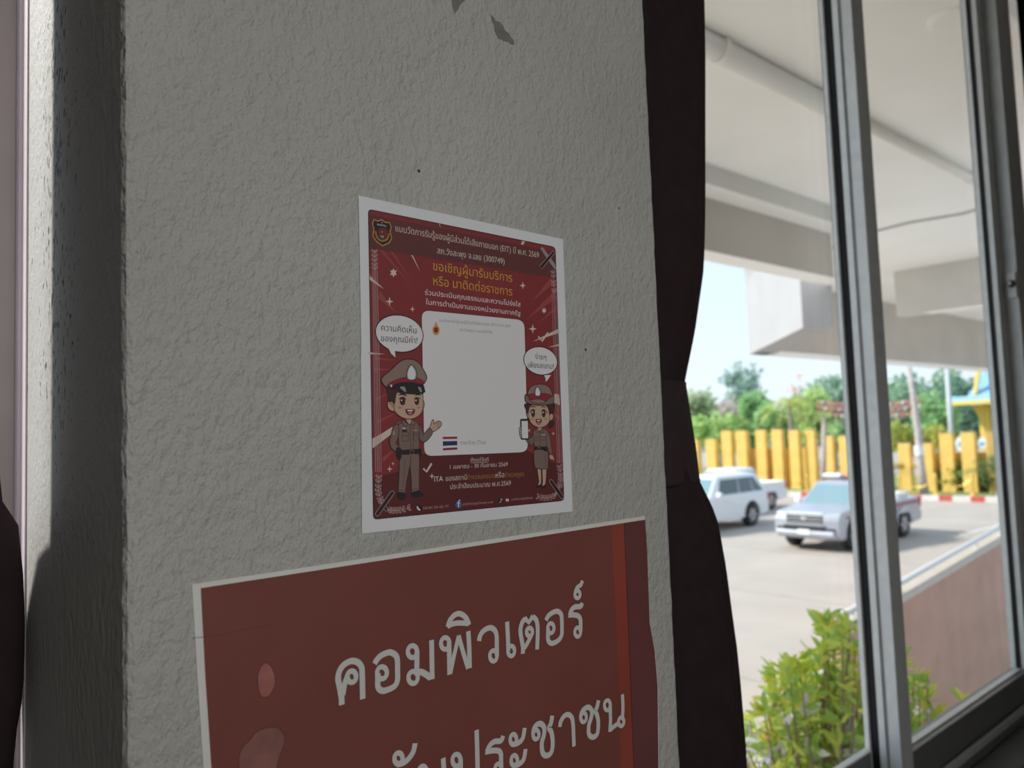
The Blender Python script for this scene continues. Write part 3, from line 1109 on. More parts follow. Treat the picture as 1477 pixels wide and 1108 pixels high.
# ------------------------------------------------------------------ the big lower sign
SPAP = mat('sign_border', (0.72, 0.72, 0.69), 0.55, var=0.03, vscale=25)
SRED = mat('sign_red', (0.200, 0.062, 0.050), 0.45, var=0.07, vscale=14)
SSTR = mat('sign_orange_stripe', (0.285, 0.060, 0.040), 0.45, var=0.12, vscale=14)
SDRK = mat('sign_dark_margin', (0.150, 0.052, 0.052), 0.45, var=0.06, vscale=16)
SLET = mat('sign_lettering', (0.62, 0.63, 0.62), 0.5)
SSTN = mat('water_stain', (0.37, 0.135, 0.115), 0.5, var=0.14, vscale=60)
SSTN2 = mat('water_stain_pale', (0.27, 0.115, 0.10), 0.5, var=0.28, vscale=45)
SEDGE = mat('stain_edge', (0.125, 0.045, 0.04), 0.5)

sign = empty('wall_sign', tuple(on_y(277, 843, -0.001)))
tag(sign, 'large red sign with white looped lettering and water stains, on the pillar below the poster', 'sign')
ZB = 1.172
left_b = on_y(293, 1108, 0)
BLpx = (304, 1345)
BRpx = (962, 1330)
SIGN_OUT = [(277, 843), (600, 794.5), (930, 744.5), (933, 793), (937, 899), (944.8, 939), (949, 989), (950.5, 1108), (953, 1200), (958, 1310), (310, 1420), (299, 1200), (293.5, 1108), (285, 980)]


def sign_paper(b):
    b.base = 0.0009
    b.fill(SIGN_OUT, SPAP, 0)
    n = len(SIGN_OUT)
    w = [b.P(p, 0) for p in SIGN_OUT]
    q = [np.array([p[0], -0.0002, p[2]]) for p in w]
    b.add(w + q, [(i, n + i, n + (i + 1) % n, (i + 1) % n) for i in range(n)], SPAP)


art('paper', sign_paper, sign)


def sign_red(b):
    b.fill([(289.6, 848.5), (600, 801), (930.5, 749.8), (933.4, 793), (937, 899), (944.4, 939), (948.4, 989), (949.8, 1108), (952, 1200), (956, 1300), (322, 1405), (310.5, 1200), (305, 1108), (296.5, 980)], SRED, 1)
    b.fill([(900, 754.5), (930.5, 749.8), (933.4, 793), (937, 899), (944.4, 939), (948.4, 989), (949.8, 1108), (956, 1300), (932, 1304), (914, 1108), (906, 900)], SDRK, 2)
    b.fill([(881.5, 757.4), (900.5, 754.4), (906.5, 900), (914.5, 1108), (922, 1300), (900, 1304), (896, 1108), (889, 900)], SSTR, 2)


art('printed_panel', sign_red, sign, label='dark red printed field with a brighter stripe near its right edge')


s1 = crop(260, 830, 3.986, [(492, 503), (522, 525), (540, 565), (547, 620), (530, 665), (510, 692), (485, 703), (462, 690), (448, 640), (446, 580), (462, 530)])
s2 = crop(260, 830, 3.986, [(520, 872), (570, 885), (600, 930), (592, 990), (572, 1040), (555, 1110), (540, 1190), (470, 1250), (390, 1220), (345, 1130), (338, 1040), (365, 980), (400, 950), (440, 900)])


def stain1(b):
    b.fill(s1, SSTN, 3, True)
    b.line(s1, 0.5, SEDGE, 3.5, True, True)


def stain2(b):
    b.fill(s2, SSTN2, 3, True)
    b.line(s2, 0.6, SEDGE, 3.5, True, True)


art('water_stain', stain1, sign, label='small pale oval water stain')
art('water_stain', stain2, sign, label='larger pale water stain with a dark rim')
art('paper_crease', lambda b: b.line([(279, 920.5), (315, 917), (355, 908), (395, 901)], 0.35, SEDGE, 3.4), sign)
art('paper_crease', lambda b: b.line([(902, 835), (920, 826), (936, 822)], 0.3, SEDGE, 3.4), sign)


def strokes(name, first):
    def fn(b):
        T = 4.3
        lay = [5.0]

        def up():
            lay[0] += 0.35
            return lay[0]

        def ln(cr, pts, mm=T):
            b.line(crop(*cr, pts), mm, SLET, up(), False, True, 6)

        def st(cr, pts, mm=T):
            b.line(crop(*cr, pts), mm, SLET, up(), False, False)

        def rg(cr, c_, rx, ry, mm=T * 0.84):
            q = crop(*cr, [c_])[0]
            b.ring(q, rx / cr[2], ry / cr[2], mm, SLET, up())
        A_, B_, C_ = (470, 900, 8.52), (580, 870, 8.52), (710, 830, 8.52)
        D_, E_, F_ = (550, 1040, 8.206), (690, 1000, 9.847), (770, 980, 8.653)
        if first:
            ln(A_, [(195, 998), (192, 910), (170, 780), (152, 680), (165, 590), (220, 505), (310, 458), (390, 472), (438, 530), (447, 620), (450, 760), (453, 925)])
            rg(A_, (318, 650), 54, 70)
            ln(A_, [(266, 640), (240, 710), (222, 790), (208, 880)], 4.0)
            ln(A_, [(598, 492), (640, 425), (700, 378), (790, 350), (860, 390), (879, 450), (881, 560), (880, 690), (845, 765), (760, 810), (690, 822), (642, 780), (638, 700), (640, 610)])
            rg(A_, (690, 602), 60, 74)
            rg(B_, (127, 597), 57, 73)
            st(B_, [(182, 590), (182, 700), (180, 845)])
            rg(B_, (135, 915), 57, 74)
            ln(B_, [(175, 850), (240, 850), (305, 885), (352, 922)], 4.6)
            st(B_, [(362, 455), (370, 938)])
            rg(B_, (530, 497), 52, 72)
            st(B_, [(577, 480), (581, 700), (583, 880)])
            st(B_, [(592, 868), (640, 640), (696, 400)], 3.7)
            st(B_, [(693, 400), (760, 640), (812, 805)], 3.9)
            st(B_, [(814, 345), (825, 560), (830, 802)])
            ln(B_, [(562, 295), (588, 215), (640, 152), (700, 130), (760, 158), (800, 210), (822, 272)], 4.3)
            ln(B_, [(558, 285), (620, 258), (690, 245), (815, 250)], 4.0)
            ln(B_, [(945, 467), (962, 395), (1012, 332), (1085, 304), (1138, 335), (1160, 400), (1163, 520), (1166, 650)])
            rg(B_, (1122, 650), 44, 66)
            ln(C_, [(183, 570), (192, 760), (198, 930)])
            rg(C_, (233, 930), 41, 62)
            ln(C_, [(375, 965), (376, 880), (352, 740), (347, 660), (368, 580), (405, 532)])
            st(C_, [(398, 525), (450, 578), (500, 500)], 4.2)
            ln(C_, [(497, 506), (538, 545), (556, 620), (558, 740), (551, 912)])
            rg(C_, (458, 697), 36, 50, 3.8)
            ln(C_, [(478, 742), (440, 820), (392, 900)], 4.0)
            ln(C_, [(660, 555), (690, 498), (740, 460), (800, 442), (845, 478), (854, 540), (856, 640), (852, 735), (812, 800), (735, 836), (690, 805), (684, 730), (687, 650)])
            rg(C_, (720, 650), 39, 60)
            ln(C_, [(1107, 340), (1085, 382), (1020, 388), (975, 425), (952, 488)], 4.6)
            ln(C_, [(935, 488), (1000, 486), (1055, 500), (1084, 550), (1086, 640), (1084, 700)], 4.6)
            rg(C_, (1050, 698), 36, 56)
            rg(C_, (1047, 235), 32, 46)
            ln(C_, [(1022, 205), (1045, 150), (1090, 115), (1108, 65)], 4.0)
        else:
            rg(D_, (203, 445), 48, 66)
            ln(D_, [(185, 512), (260, 498), (330, 440), (380, 360), (400, 265)])
            rg(D_, (490, 600), 46, 62)
            ln(D_, [(535, 590), (540, 800), (560, 880), (740, 850), (745, 700), (733, 440)])
            rg(D_, (890, 465), 48, 70)
            ln(D_, [(938, 450), (940, 600), (945, 830), (1000, 860), (1130, 830), (1140, 600), (1128, 108)])
            ln(E_, [(350, 605), (322, 675), (230, 688), (160, 745), (125, 835)])
            ln(E_, [(98, 835), (190, 818), (280, 818), (318, 860), (322, 950), (325, 1120)])
            rg(E_, (282, 1075), 45, 70)
            for dy, dx in ((0, 0), (300, 13)):
                rg(E_, (497 + dx, 658 + dy), 45, 75)
                ln(E_, [(490 + dx, 728 + dy), (565 + dx, 708 + dy), (630 + dx, 640 + dy), (658 + dx, 493 + dy)])
            rg(E_, (818, 588), 42, 66, 3.6)
            ln(E_, [(778, 580), (790, 505), (830, 450), (890, 436), (935, 495), (930, 600), (904, 690), (902, 790), (920, 860), (970, 888), (1030, 850), (1054, 760), (1052, 640), (1035, 550), (1003, 492), (1030, 430), (1050, 320)], 4.6)
            ln(E_, [(1158, 480), (1170, 405), (1220, 325), (1280, 305), (1328, 350), (1345, 440), (1352, 600), (1358, 758)])
            rg(F_, (620, 475), 36, 58, 3.6)
            ln(F_, [(586, 465), (600, 410), (640, 362), (690, 352), (724, 400), (716, 480), (690, 560), (683, 650), (696, 700), (740, 722), (790, 685), (803, 600), (802, 510), (787, 440), (768, 398), (788, 350), (808, 262)], 4.6)
            rg(F_, (918, 325), 38, 62)
            st(F_, [(952, 315), (957, 500), (950, 655)])
            st(F_, [(948, 635), (1000, 588), (1062, 545)], 4.2)
            rg(F_, (1090, 530), 34, 54, 3.8)
            ln(F_, [(1105, 188), (1112, 340), (1106, 470)])
    return fn


art('lettering', strokes('upper', True), sign, label='upper row of white looped lettering')
art('lettering', strokes('lower', False), sign, label='lower row of white looped lettering, cut by the picture edge')

# ------------------------------------------------------------------ the sliding window right of the pillar
XS = 1.503                                     # meeting stile, left face
ZR = 0.805                                     # top of the bottom rails
ZT = 3.16
win = empty('window_1', (1.9, 0.36, SILL))
win['kind'] = 'structure'


def outer_frame(b):
    b.box((PX1, 0.285, SILL), (4.2, 0.415, SILL + 0.022), ALUD)          # track bed
    for y in (0.285, 0.338, 0.402):
        b.box((PX1, y, SILL + 0.022), (4.2, y + 0.010, SILL + 0.040), ALU)
    b.box((PX1, 0.285, ZT - 0.05), (4.2, 0.415, ZT), ALU)
    b.box((PX1, 0.290, SILL + 0.04), (PX1 + 0.03, 0.41, ZT - 0.05), ALU)
    b.box((2.425, 0.262, SILL + 0.04), (2.530, 0.345, ZT - 0.05), ALU)
    b.box((2.585, 0.300, SILL + 0.04), (2.635, 0.345, ZT - 0.05), ALU)


wbuild_frame = MB()
outer_frame(wbuild_frame)
wbuild(wbuild_frame, 'outer_frame', win, bevel=0.002)


def sash(x0, x1, y0, y1, label, wl, wr, gk=True):
    s = MB()
    zb, zt = SILL + 0.034, ZT - 0.04
    s.box((x0, y0, zb), (x0 + wl, y1, zt), ALU)
    s.box((x1 - wr, y0, zb), (x1, y1, zt), ALU)
    s.box((x0 + wl, y0, zb), (x1 - wr, y1, ZR), ALUD)
    s.box((x0 + wl, y0, zt - 0.05), (x1 - wr, y1, zt), ALUD)
    o = wbuild(s, 'sash', win, bevel=0.0016)
    o['label'] = label
    g = MB()
    ym = (y0 + y1) / 2
    g.add([(x0 + wl - .004, ym, ZR - .006), (x1 - wr + .004, ym, ZR - .006), (x1 - wr + .004, ym, zt - .045), (x0 + wl - .004, ym, zt - .045)], [(0, 1, 2, 3)], GLASS)
    wbuild(g, 'glass_pane', o)
    k = MB()
    for (xa, xb) in ((x0 + wl, x0 + wl + 0.004), (x1 - wr - 0.004, x1 - wr)) if gk else ():
        k.box((xa, ym - 0.006, ZR), (xb, ym + 0.006, zt - 0.05), RUBBER)
    k.box((x0 + wl, ym - 0.008, ZR), (x1 - wr, ym + 0.008, ZR + 0.004), ALU)
    wbuild(k, 'gasket', o)
    return o


sa = sash(PX1 + 0.03, XS + 0.032, 0.366, 0.378, 'left sliding sash in the outer track', 0.045, 0.038, False)
sb = sash(XS, 2.42, 0.300, 0.345, 'right sliding sash in the inner track', 0.060, 0.050)
sc_ = sash(2.645, 3.7, 0.300, 0.345, 'last sliding sash at the picture edge', 0.05, 0.05)
g_ = MB()
g_.box((XS + 0.001, 0.346, SILL + 0.05), (XS + 0.05, 0.365, ZT - 0.08), RUBBER)
wbuild(g_, 'interlock_seal', win, )
g_ = MB()
g_.box((2.530, 0.318, SILL + 0.04), (2.585, 0.345, ZT - 0.05), RUBBER)
wbuild(g_, 'interlock_seal', win)
# raised lip along the meeting stile
g_ = MB()
g_.box((XS - 0.005, 0.331, SILL + 0.05), (XS, 0.345, ZT - 0.06), ALU)
g_.box((XS - 0.002, 0.3265, SILL + 0.05), (XS, 0.3285, ZT - 0.06), ALUD)
wbuild(g_, 'interlock_rib', sb)
lt = MB()
c0 = on_x(1461, 412, 2.425)
lt.box((2.413, c0[1] - 0.012, c0[2] - 0.04), (2.425, c0[1] + 0.014, c0[2] + 0.04), ALU)
b = MB()
b.lathe([(0.0, -0.016), (0.010, -0.016), (0.012, -0.004), (0.012, 0.0)], mat('latch_dark', (0.10, 0.08, 0.08), 0.5), 12)
b.lathe([(0.0, -0.022), (0.005, -0.022), (0.005, -0.012)], ALU, 10)
lt.mats, lt.mi = list(lt.mats), list(lt.mi)
base_n = len(lt.v)
for m in b.mats:
    lt.slot(m)
lt.v += [(2.413 + q[2], c0[1] + q[0], c0[2] + 0.004 + q[1]) for q in b.v]
lt.f += [tuple(i + base_n for i in f) for f in b.f]
lt.mi += [lt.slot(b.mats[i]) for i in b.mi]
o = wbuild(lt, 'latch', win, bevel=0.002)
o['label'] = 'small round latch on the far stile'


def sill_board(b):
    b.box((PX1, 0.20, SILL - 0.045), (4.2, 0.284, SILL - 0.002), mat('sill_board', (0.16, 0.165, 0.17), 0.6, var=0.08))
    b.box((PX1, 0.262, SILL - 0.3), (4.2, 0.27, SILL - 0.045), mat('sill_face', (0.17, 0.19, 0.18), 0.7, var=0.08))


plain('trim_1', sill_board, bevel=0.003)

# ------------------------------------------------------------------ the window left of the pillar
win2 = empty('window_2', (-1.4, 0.37, SILL))
win2['kind'] = 'structure'
b = MB()
b.box((-0.182, 0.352, SILL), (PX0, 0.378, ZT), JAMB)
b.box((-2.6, 0.352, SILL), (-2.54, 0.400, ZT), JAMB)
b.box((-2.54, 0.352, ZT - 0.05), (-0.182, 0.378, ZT), JAMB)
b.box((-2.54, 0.352, SILL), (-0.182, 0.378, SILL + 0.05), JAMB)
wbuild(b, 'jamb_frame', win2, bevel=0.0015)
b = MB()
b.box((PX0 - 0.004, 0.330, SILL), (PX0, 0.352, ZT), JAMBP)
b.box((PX0 - 0.0015, 0.309, SILL), (PX0, 0.330, ZT), JAMBP)
o = wbuild(b, 'jamb_lip', win2, bevel=0.0007)
o['label'] = 'pinkish painted lip against the pillar'
b = MB()
b.add([(-2.54, 0.366, SILL + .05), (-0.182, 0.366, SILL + .05), (-0.182, 0.366, ZT - .05), (-2.54, 0.366, ZT - .05)], [(0, 1, 2, 3)], GLASS)
wbuild(b, 'glass_pane', win2)


# ------------------------------------------------------------------ curtains
def drape(b, zs, left, right, yc, thick, folds, m, n=64, phase=0.0):
    """closed, gathered bundle: at each height it spans left(z)..right(z), with soft vertical folds"""
    vs, fs = [], []
    for z in zs:
        xl, xr, th = left(z), right(z), thick(z)
        cx, rx = (xl + xr) / 2, (xr - xl) / 2
        for k in range(n):
            a_ = 2 * math.pi * k / n
            w = 1 + 0.10 * math.sin(folds * a_ + phase + 0.5 * math.sin(z * 2.2)) * abs(math.sin(a_))
            c_, s_ = math.cos(a_), math.sin(a_)
            x = cx + rx * math.copysign(abs(c_) ** 0.8, c_)
            vs.append((x, yc(z) + th * math.copysign(abs(s_) ** 0.8, s_) * w, z))
    for i in range(len(zs) - 1):
        for k in range(n):
            k2 = (k + 1) % n
            fs.append((i * n + k, i * n + k2, (i + 1) * n + k2, (i + 1) * n + k))
    fs.append(tuple(range(n)))
    fs.append(tuple((len(zs) - 1) * n + k for k in range(n)))
    b.add(vs, fs, m)


def interp(tab):
    zs, xs = [t[0] for t in tab], [t[1] for t in tab]
    return lambda z: float(np.interp(z, zs, xs))


YC = 0.165
edge_px = [(988, 0), (990, 100), (990, 300), (989, 360), (985.5, 423), (981, 486), (972.5, 548), (971.5, 557), (977, 600), (982, 640), (986, 688),
           (996, 722), (1005, 760), (1014, 810), (1022, 870), (1029, 920), (1034, 970), (1038, 1020), (1041, 1060), (1043, 1108), (1044, 1180)]
tab = sorted([(float(on_y(x, y, YC)[2]), float(on_y(x, y, YC)[0])) for x, y in edge_px])
redge = interp(tab)
ZBAND0, ZBAND1 = float(on_y(986, 688, YC)[2]), float(on_y(972, 556, YC)[2])
cur = empty('curtain', (0.5, YC, 0.05))
tag(cur, 'dark brown curtain gathered in the gap between the pillar and the sliding window', 'curtain', 'brown window curtains')
b = MB()
zs = [0.06 + i * (3.2 - 0.06) / 170 for i in range(171)]
drape(b, zs, lambda z: PX1 + 0.012, lambda z: redge(z) - (0.006 if ZBAND0 < z < ZBAND1 else 0), lambda z: YC,
      interp([(0, 0.085), (ZBAND0 - 0.05, 0.075), (ZBAND0, 0.055), (ZBAND1, 0.045), (ZBAND1 + 0.15, 0.07), (3, 0.085)]), 9, CLOTH, 72)
wbuild(b, 'cloth', cur, smooth=True)
b = MB()
zs = [ZBAND0 - 0.004 + i * (ZBAND1 - ZBAND0 + 0.006) / 24 for i in range(25)]
drape(b, zs, lambda z: PX1 + 0.010, lambda z: redge(z) + 0.002, lambda z: YC, interp([(ZBAND0, 0.062), (ZBAND1, 0.052)]), 2,
      mat('tie_cloth', (0.034, 0.023, 0.023), 0.9, var=0.1, vscale=60), 72)
o = wbuild(b, 'tieback', cur, smooth=True)
o['label'] = 'broad brown tie holding the curtain in'
b = MB()
b.tube([(PX1 + 0.001, YC, 3.22), (2.4, YC, 3.22)], 0.011, ALU, 10)
tag(b.build('curtain_rod', smooth=True), 'metal curtain rod above the sliding window', 'rod')

YL = 0.24
ltab = sorted([(float(on_y(x, y, YL)[2]), float(on_y(x, y, YL)[0])) for x, y in
               ((-3, 0), (-3, 560), (-2, 650), (0, 688), (4, 726), (24, 736), (28, 774), (34, 838), (36, 915), (33, 1000), (24, 1050), (18, 1108), (14, 1180))])
cur2 = empty('curtain', (-1.3, YL, 0.05))
tag(cur2, 'dark brown curtain whose tied bulge shows at the lower left edge of the photo', 'curtain', 'brown window curtains')
b = MB()
ledge = interp(ltab)
vs, fs = [], []
n, zs = 240, [0.06 + i * (3.2 - 0.06) / 160 for i in range(161)]
zt_ = float(on_y(24, 736, YL)[2])
for z in zs:
    xr = ledge(z)
    th = 0.012 if z > zt_ else min(0.050, 0.030 + 0.1 * (zt_ - z))
    tb = 0.012 if z > zt_ else min(0.104, 0.045 + 0.7 * (zt_ - z))
    for k in range(n):
        if k < n // 2:
            s_ = (k / (n // 2 - 1)) ** 2.2
            side = -1
        else:
            s_ = (1 - (k - n // 2) / (n // 2 - 1)) ** 2.2
            side = 1
        x = xr - s_ * (2.42 + xr)
        e_ = min(1.0, math.sqrt(max(0.0, s_ * 2.3 / 0.05))) if s_ < 0.022 else 1.0
        vs.append((x, YL + 0.016 * math.sin(70 * s_) * min(1, s_ * 8) + (th * -e_ if side < 0 else tb * min(1.0, s_ * 2.3 / 0.012 + 0.25)), z))
for i in range(len(zs) - 1):
    for k in range(n):
        k2 = (k + 1) % n
        fs.append((i * n + k, i * n + k2, (i + 1) * n + k2, (i + 1) * n + k))
b.add(vs, fs, CLOTH)
wbuild(b, 'cloth', cur2, smooth=True)

MAUVE = mat('mauve_cloth', (0.36, 0.25, 0.29), 0.9, var=0.1, vscale=30, trans=0.35)
b = MB()
zs = [0.06 + i * 0.09 for i in range(35)]
drape(b, zs, lambda z: 2.73, lambda z: 3.25, lambda z: 0.225, lambda z: 0.035, 13, MAUVE, 80)
o = b.build('curtain', smooth=True)
tag(o, 'pale mauve curtain edge in the top right corner beyond the last window stile', 'curtain')
b = MB()
b.box((2.66, 0.21, 0.06), (2.725, 0.27, 3.12), CLOTH)
o = b.build('curtain_lining', bevel=0.01)
tag(o, 'narrow dark curtain lining against the last window stile at right', 'curtain')

# ------------------------------------------------------------------ the porch outside
ZB2 = 2.9
Y_IN, Y_OUT = 2.93, 3.15
Z_STEP, Y_STEP, ZC = 3.326, 2.733, 3.479
XA, XB = -1.0, 10.05  # left end is out of view, set to shade the sliding window


XE = 6.72                                     # the front edge beam stops here; the slab runs on to the cross beam


def porch(b):
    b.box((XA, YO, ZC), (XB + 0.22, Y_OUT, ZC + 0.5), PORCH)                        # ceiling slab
    b.prism([(XE, Y_OUT), (XB + 0.22, Y_OUT), (XB + 0.22, 4.7), (8.25, 4.7), (XE, 3.6)], ZC, ZC + 0.5, PORCH)  # far corner unseen, carried out to keep sun off the cross beam
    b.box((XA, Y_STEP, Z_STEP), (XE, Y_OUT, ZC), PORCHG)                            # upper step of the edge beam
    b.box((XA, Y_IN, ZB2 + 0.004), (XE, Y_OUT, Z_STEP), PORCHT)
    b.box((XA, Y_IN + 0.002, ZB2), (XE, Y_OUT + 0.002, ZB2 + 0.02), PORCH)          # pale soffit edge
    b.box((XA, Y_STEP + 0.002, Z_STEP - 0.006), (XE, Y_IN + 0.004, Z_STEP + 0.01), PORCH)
    b.box((XB - 0.03, YO, ZB2 + 0.004), (XB + 0.22, 3.75, ZC), PORCHG)              # cross beam at the porch end
    b.box((XB - 0.028, YO, ZB2), (XB + 0.222, 3.42, ZB2 + 0.02), PORCH)


plain('porch_roof', porch)


FASC = mat('fascia_paint', (0.40, 0.395, 0.40), 0.8, var=0.04, vscale=1.5)


def outer_beam(b):
    A1, A2, B1, B2 = (on_z(x, y, ZB2) for x, y in ((1158, 473), (1203, 470.5), (1081, 511), (1120, 510)))
    b.prism([A1[:2], A2[:2], B2[:2], (B2[0] + 0.05, B1[1]), B1[:2]], ZB2, 4.75, FASC)
    b.prism([(XB + 0.22, 3.2), (30, 3.2), (30, B1[1]), B1[:2], A1[:2], (XB + 0.22, A1[1])], 4.3, 4.6, PORCH)  # unseen roof slab, added to keep sky light off the far beam
    b.box((B1[0] + 0.25, B2[1] + 0.02, ZB2 + 0.005), (30, B1[1] + 0.05, 4.75), PORCHT)
    b.box((B1[0] + 0.05, B2[1], ZB2), (30, B1[1], ZB2 + 0.05), PORCH)
    b.box((29.6, 3.2, ZB2), (30, B1[1], 4.75), PORCHT)


plain('porch_fascia', outer_beam)
PIPEM = mat('white_pipe', (0.82, 0.79, 0.74), 0.45)
# pipe with clamps under the porch ceiling
pipe = empty('ceiling_pipe', (1.0, 1.62, ZC))
tag(pipe, 'long white pipe clipped under the porch ceiling', 'pipe')
b = MB()
b.tube([(-0.9, 1.64, ZC - 0.045), (4.55, 1.64, ZC - 0.045)], 0.058, PIPEM, 14)
b.tube([(4.5, 1.64, ZC - 0.045), (XB - 0.03, 1.62, ZC - 0.05)], 0.032, PIPEM, 12)
wbuild(b, 'tube', pipe, smooth=True)
for x in (3.02, 6.4, 8.9):
    b = MB()
    r = 0.064 if x < 4.5 else 0.038
    b.lathe([(r, -0.015), (r + 0.004, -0.01), (r + 0.004, 0.01), (r, 0.015)], PIPEM, 14)
    b.v = [(x + v[2], 1.635 + v[0], ZC - 0.046 + v[1]) for v in b.v]
    b.box((x - 0.01, 1.62, ZC - 0.05), (x + 0.01, 1.65, ZC), PIPEM)
    wbuild(b, 'pipe_clip', pipe)
b = MB()
b.tube([(x, y, z) for x, y, z in ((6.86, 3.0, 3.22), (6.88, 2.8, 3.25), (6.9, 2.589, 3.30), (6.92, 2.3, 3.315), (6.94, 2.15, 3.31), (7.02, 1.9, 3.315), (7.1, 1.661, 3.36), (7.12, 1.5, ZC - 0.012))], 0.011,
       mat('grey_cable', (0.42, 0.41, 0.38), 0.6), 8)
tag(b.build('hanging_cable', smooth=True), 'thin grey cable sagging below the porch ceiling', 'cable')
b = MB()
dq = on_z(1375, 25, ZC)
b.lathe([(0.11, 0.0), (0.11, -0.012), (0.095, -0.02), (0.0, -0.02)], PORCH, 24, (dq[0], dq[1], ZC))
tag(b.build('ceiling_disc', smooth=False), 'round white fitting flush on the porch ceiling near the top right', 'ceiling fitting')

# ------------------------------------------------------------------ access ramp with its handrail
RAMPW = mat('ramp_pink_render', (0.45, 0.275, 0.21), 0.9, var=0.10, vscale=3.5, bump=0.6, bscale=45, bdist=0.01)
RAMPC = mat('ramp_cap', (0.50, 0.45, 0.39), 0.8, var=0.06)
STEEL = mat('painted_steel', (0.62, 0.63, 0.65), 0.35, 0.1)
YR = 2.5


def ramp_z(x):
    return 0.028 + (x - 6.685) * (0.311 - 0.028) / (10.026 - 6.685)


ramp = empty('ramp_wall', (7.5, YR, GROUND))
tag(ramp, 'rough pink rendered ramp wall with a pale coping outside the right window pane', 'wall')
x0, x1 = 5.62, 12.4
b = MB()
b.extrude([(x0, YR, GROUND), (x1, YR, GROUND), (x1, YR, ramp_z(x1) - 0.05), (x0, YR, ramp_z(x0) - 0.05)], (0, 0.12, 0), RAMPW)
wbuild(b, 'wall_face', ramp)
b = MB()
b.extrude([(x0 - 0.02, YR - 0.012, ramp_z(x0) - 0.05), (x1, YR - 0.012, ramp_z(x1) - 0.05), (x1, YR - 0.012, ramp_z(x1) + 0.01), (x0 - 0.02, YR - 0.012, ramp_z(x0) + 0.01)], (0, 0.144, 0), RAMPC)
wbuild(b, 'coping', ramp, bevel=0.008)
rail = empty('handrail', (7.5, YR + 0.05, 0.1))
tag(rail, 'white tubular handrail along the top of the pink ramp wall', 'handrail')
b = MB()
b.tube([(x0 - 0.1, YR + 0.05, ramp_z(x0) + 0.085), (x1, YR + 0.05, ramp_z(x1) + 0.085)], 0.026, STEEL, 12)
wbuild(b, 'rail', rail, smooth=True)
for x in (5.9, 6.78, 8.66, 9.4, 11.3):
    b = MB()
    b.tube([(x, YR + 0.05, ramp_z(x) + 0.008), (x, YR + 0.05, ramp_z(x) + 0.075)], 0.012, STEEL, 8)
    b.lathe([(0.03, 0.0), (0.03, 0.006), (0.0, 0.006)], STEEL, 10, (x, YR + 0.05, ramp_z(x) + 0.008))
    wbuild(b, 'rail_bracket', rail)

# ------------------------------------------------------------------ the yard
CONC = mat('yard_concrete', (0.435, 0.38, 0.33), 0.9, var=0.09, vscale=0.55, bump=0.3, bscale=14, bdist=0.01)
SEAM = mat('yard_joint', (0.33, 0.30, 0.27), 0.95, var=0.1)
GRASS = mat('verge_grass', (0.22, 0.28, 0.10), 0.95, var=0.25, vscale=3)


def yard(b):
    b.box((-40, YO, GROUND - 0.3), (160, 120, GROUND), CONC)


plain('ground', yard)


def joints(b):
    z = GROUND + 0.003
    for x in (9.05, 14.0, 19.0, 24.0, 29.0):
        b.box((x - 0.025, 0.8, GROUND - 0.01), (x + 0.025, 34, z), SEAM)


plain('ground_joints', joints)
PAINTL = mat('worn_road_paint', (0.72, 0.70, 0.68), 0.9, var=0.1, vscale=2)
b = MB()
for (p, q) in (((24.6, 8.4), (30.5, 8.1)), ((24.3, 13.0), (30.3, 12.9))):
    b.add([(p[0], p[1] - 0.05, GROUND + 0.004), (q[0], q[1] - 0.05, GROUND + 0.004), (q[0], q[1] + 0.05, GROUND + 0.004), (p[0], p[1] + 0.05, GROUND + 0.004)], [(0, 1, 2, 3)], PAINTL)
o = b.build('parking_lines')
o['kind'] = 'structure'


# kerb: painted red and white in turn
def kerb_x(y):
    return 34.15 + (17.66 - y) * 0.085


KW = mat('kerb_white', (0.66, 0.63, 0.60), 0.85, var=0.08)
KR = mat('kerb_red', (0.55, 0.10, 0.09), 0.85, var=0.1)
b = MB()
y, red = 8.6, True
while y < 34:
    L_ = 0.52 if red else 0.66
    m = KR if red else KW
    xa, xb = kerb_x(y), kerb_x(y + L_)
    b.prism([(xa, y), (xa + 0.25, y), (xb + 0.25, y + L_), (xb, y + L_)], GROUND, GROUND + 0.22, m)
    y += L_
    red = not red
o = b.build('kerb')
o['kind'] = 'structure'
o['label'] = 'kerb painted in red and white lengths'
plain('verge', lambda b: b.prism([(35.2, 4), (46, 4), (50, 40), (33.2, 40)], GROUND - 0.1, GROUND + 0.15, GRASS))

# ------------------------------------------------------------------ yellow fence of separate concrete posts
YEL = mat('fence_yellow', (0.76, 0.49, 0.13), 0.8, var=0.10, vscale=1.6)
YELD = mat('fence_yellow_panel', (0.70, 0.45, 0.12), 0.85, var=0.10, vscale=1.2)
CAPM = mat('fence_cap', (0.42, 0.30, 0.16), 0.9, var=0.1)
BZ = GROUND + 0.12
posts = [(979, 994, 634, 699), (997, 1014, 634, 700), (1021, 1040, 633, 701), (1044, 1063, 621, 701.5), (1065, 1085, 621, 702), (1094, 1112, 620, 703), (1117, 1136, 619, 704.5),
         (1142, 1160, 620, 706), (1165, 1183, 620, 706), (1190, 1209, 628.5, 706.5), (1214, 1231, 628.5, 707), (1274, 1291, 641, 707.5),
         (1300, 1319, 639, 708), (1329, 1352, 639, 709), (1361, 1382, 624.6, 710), (1392, 1414, 623, 711), (1428, 1448, 621.5, 711.5)]
ordn = ['first', 'second', 'third', 'fourth', 'fifth', 'sixth', 'seventh', 'eighth', 'ninth', 'tenth', 'eleventh', 'twelfth', 'thirteenth', 'fourteenth', 'fifteenth', 'sixteenth', 'seventeenth', 'eighteenth', 'last']
FENCE = []
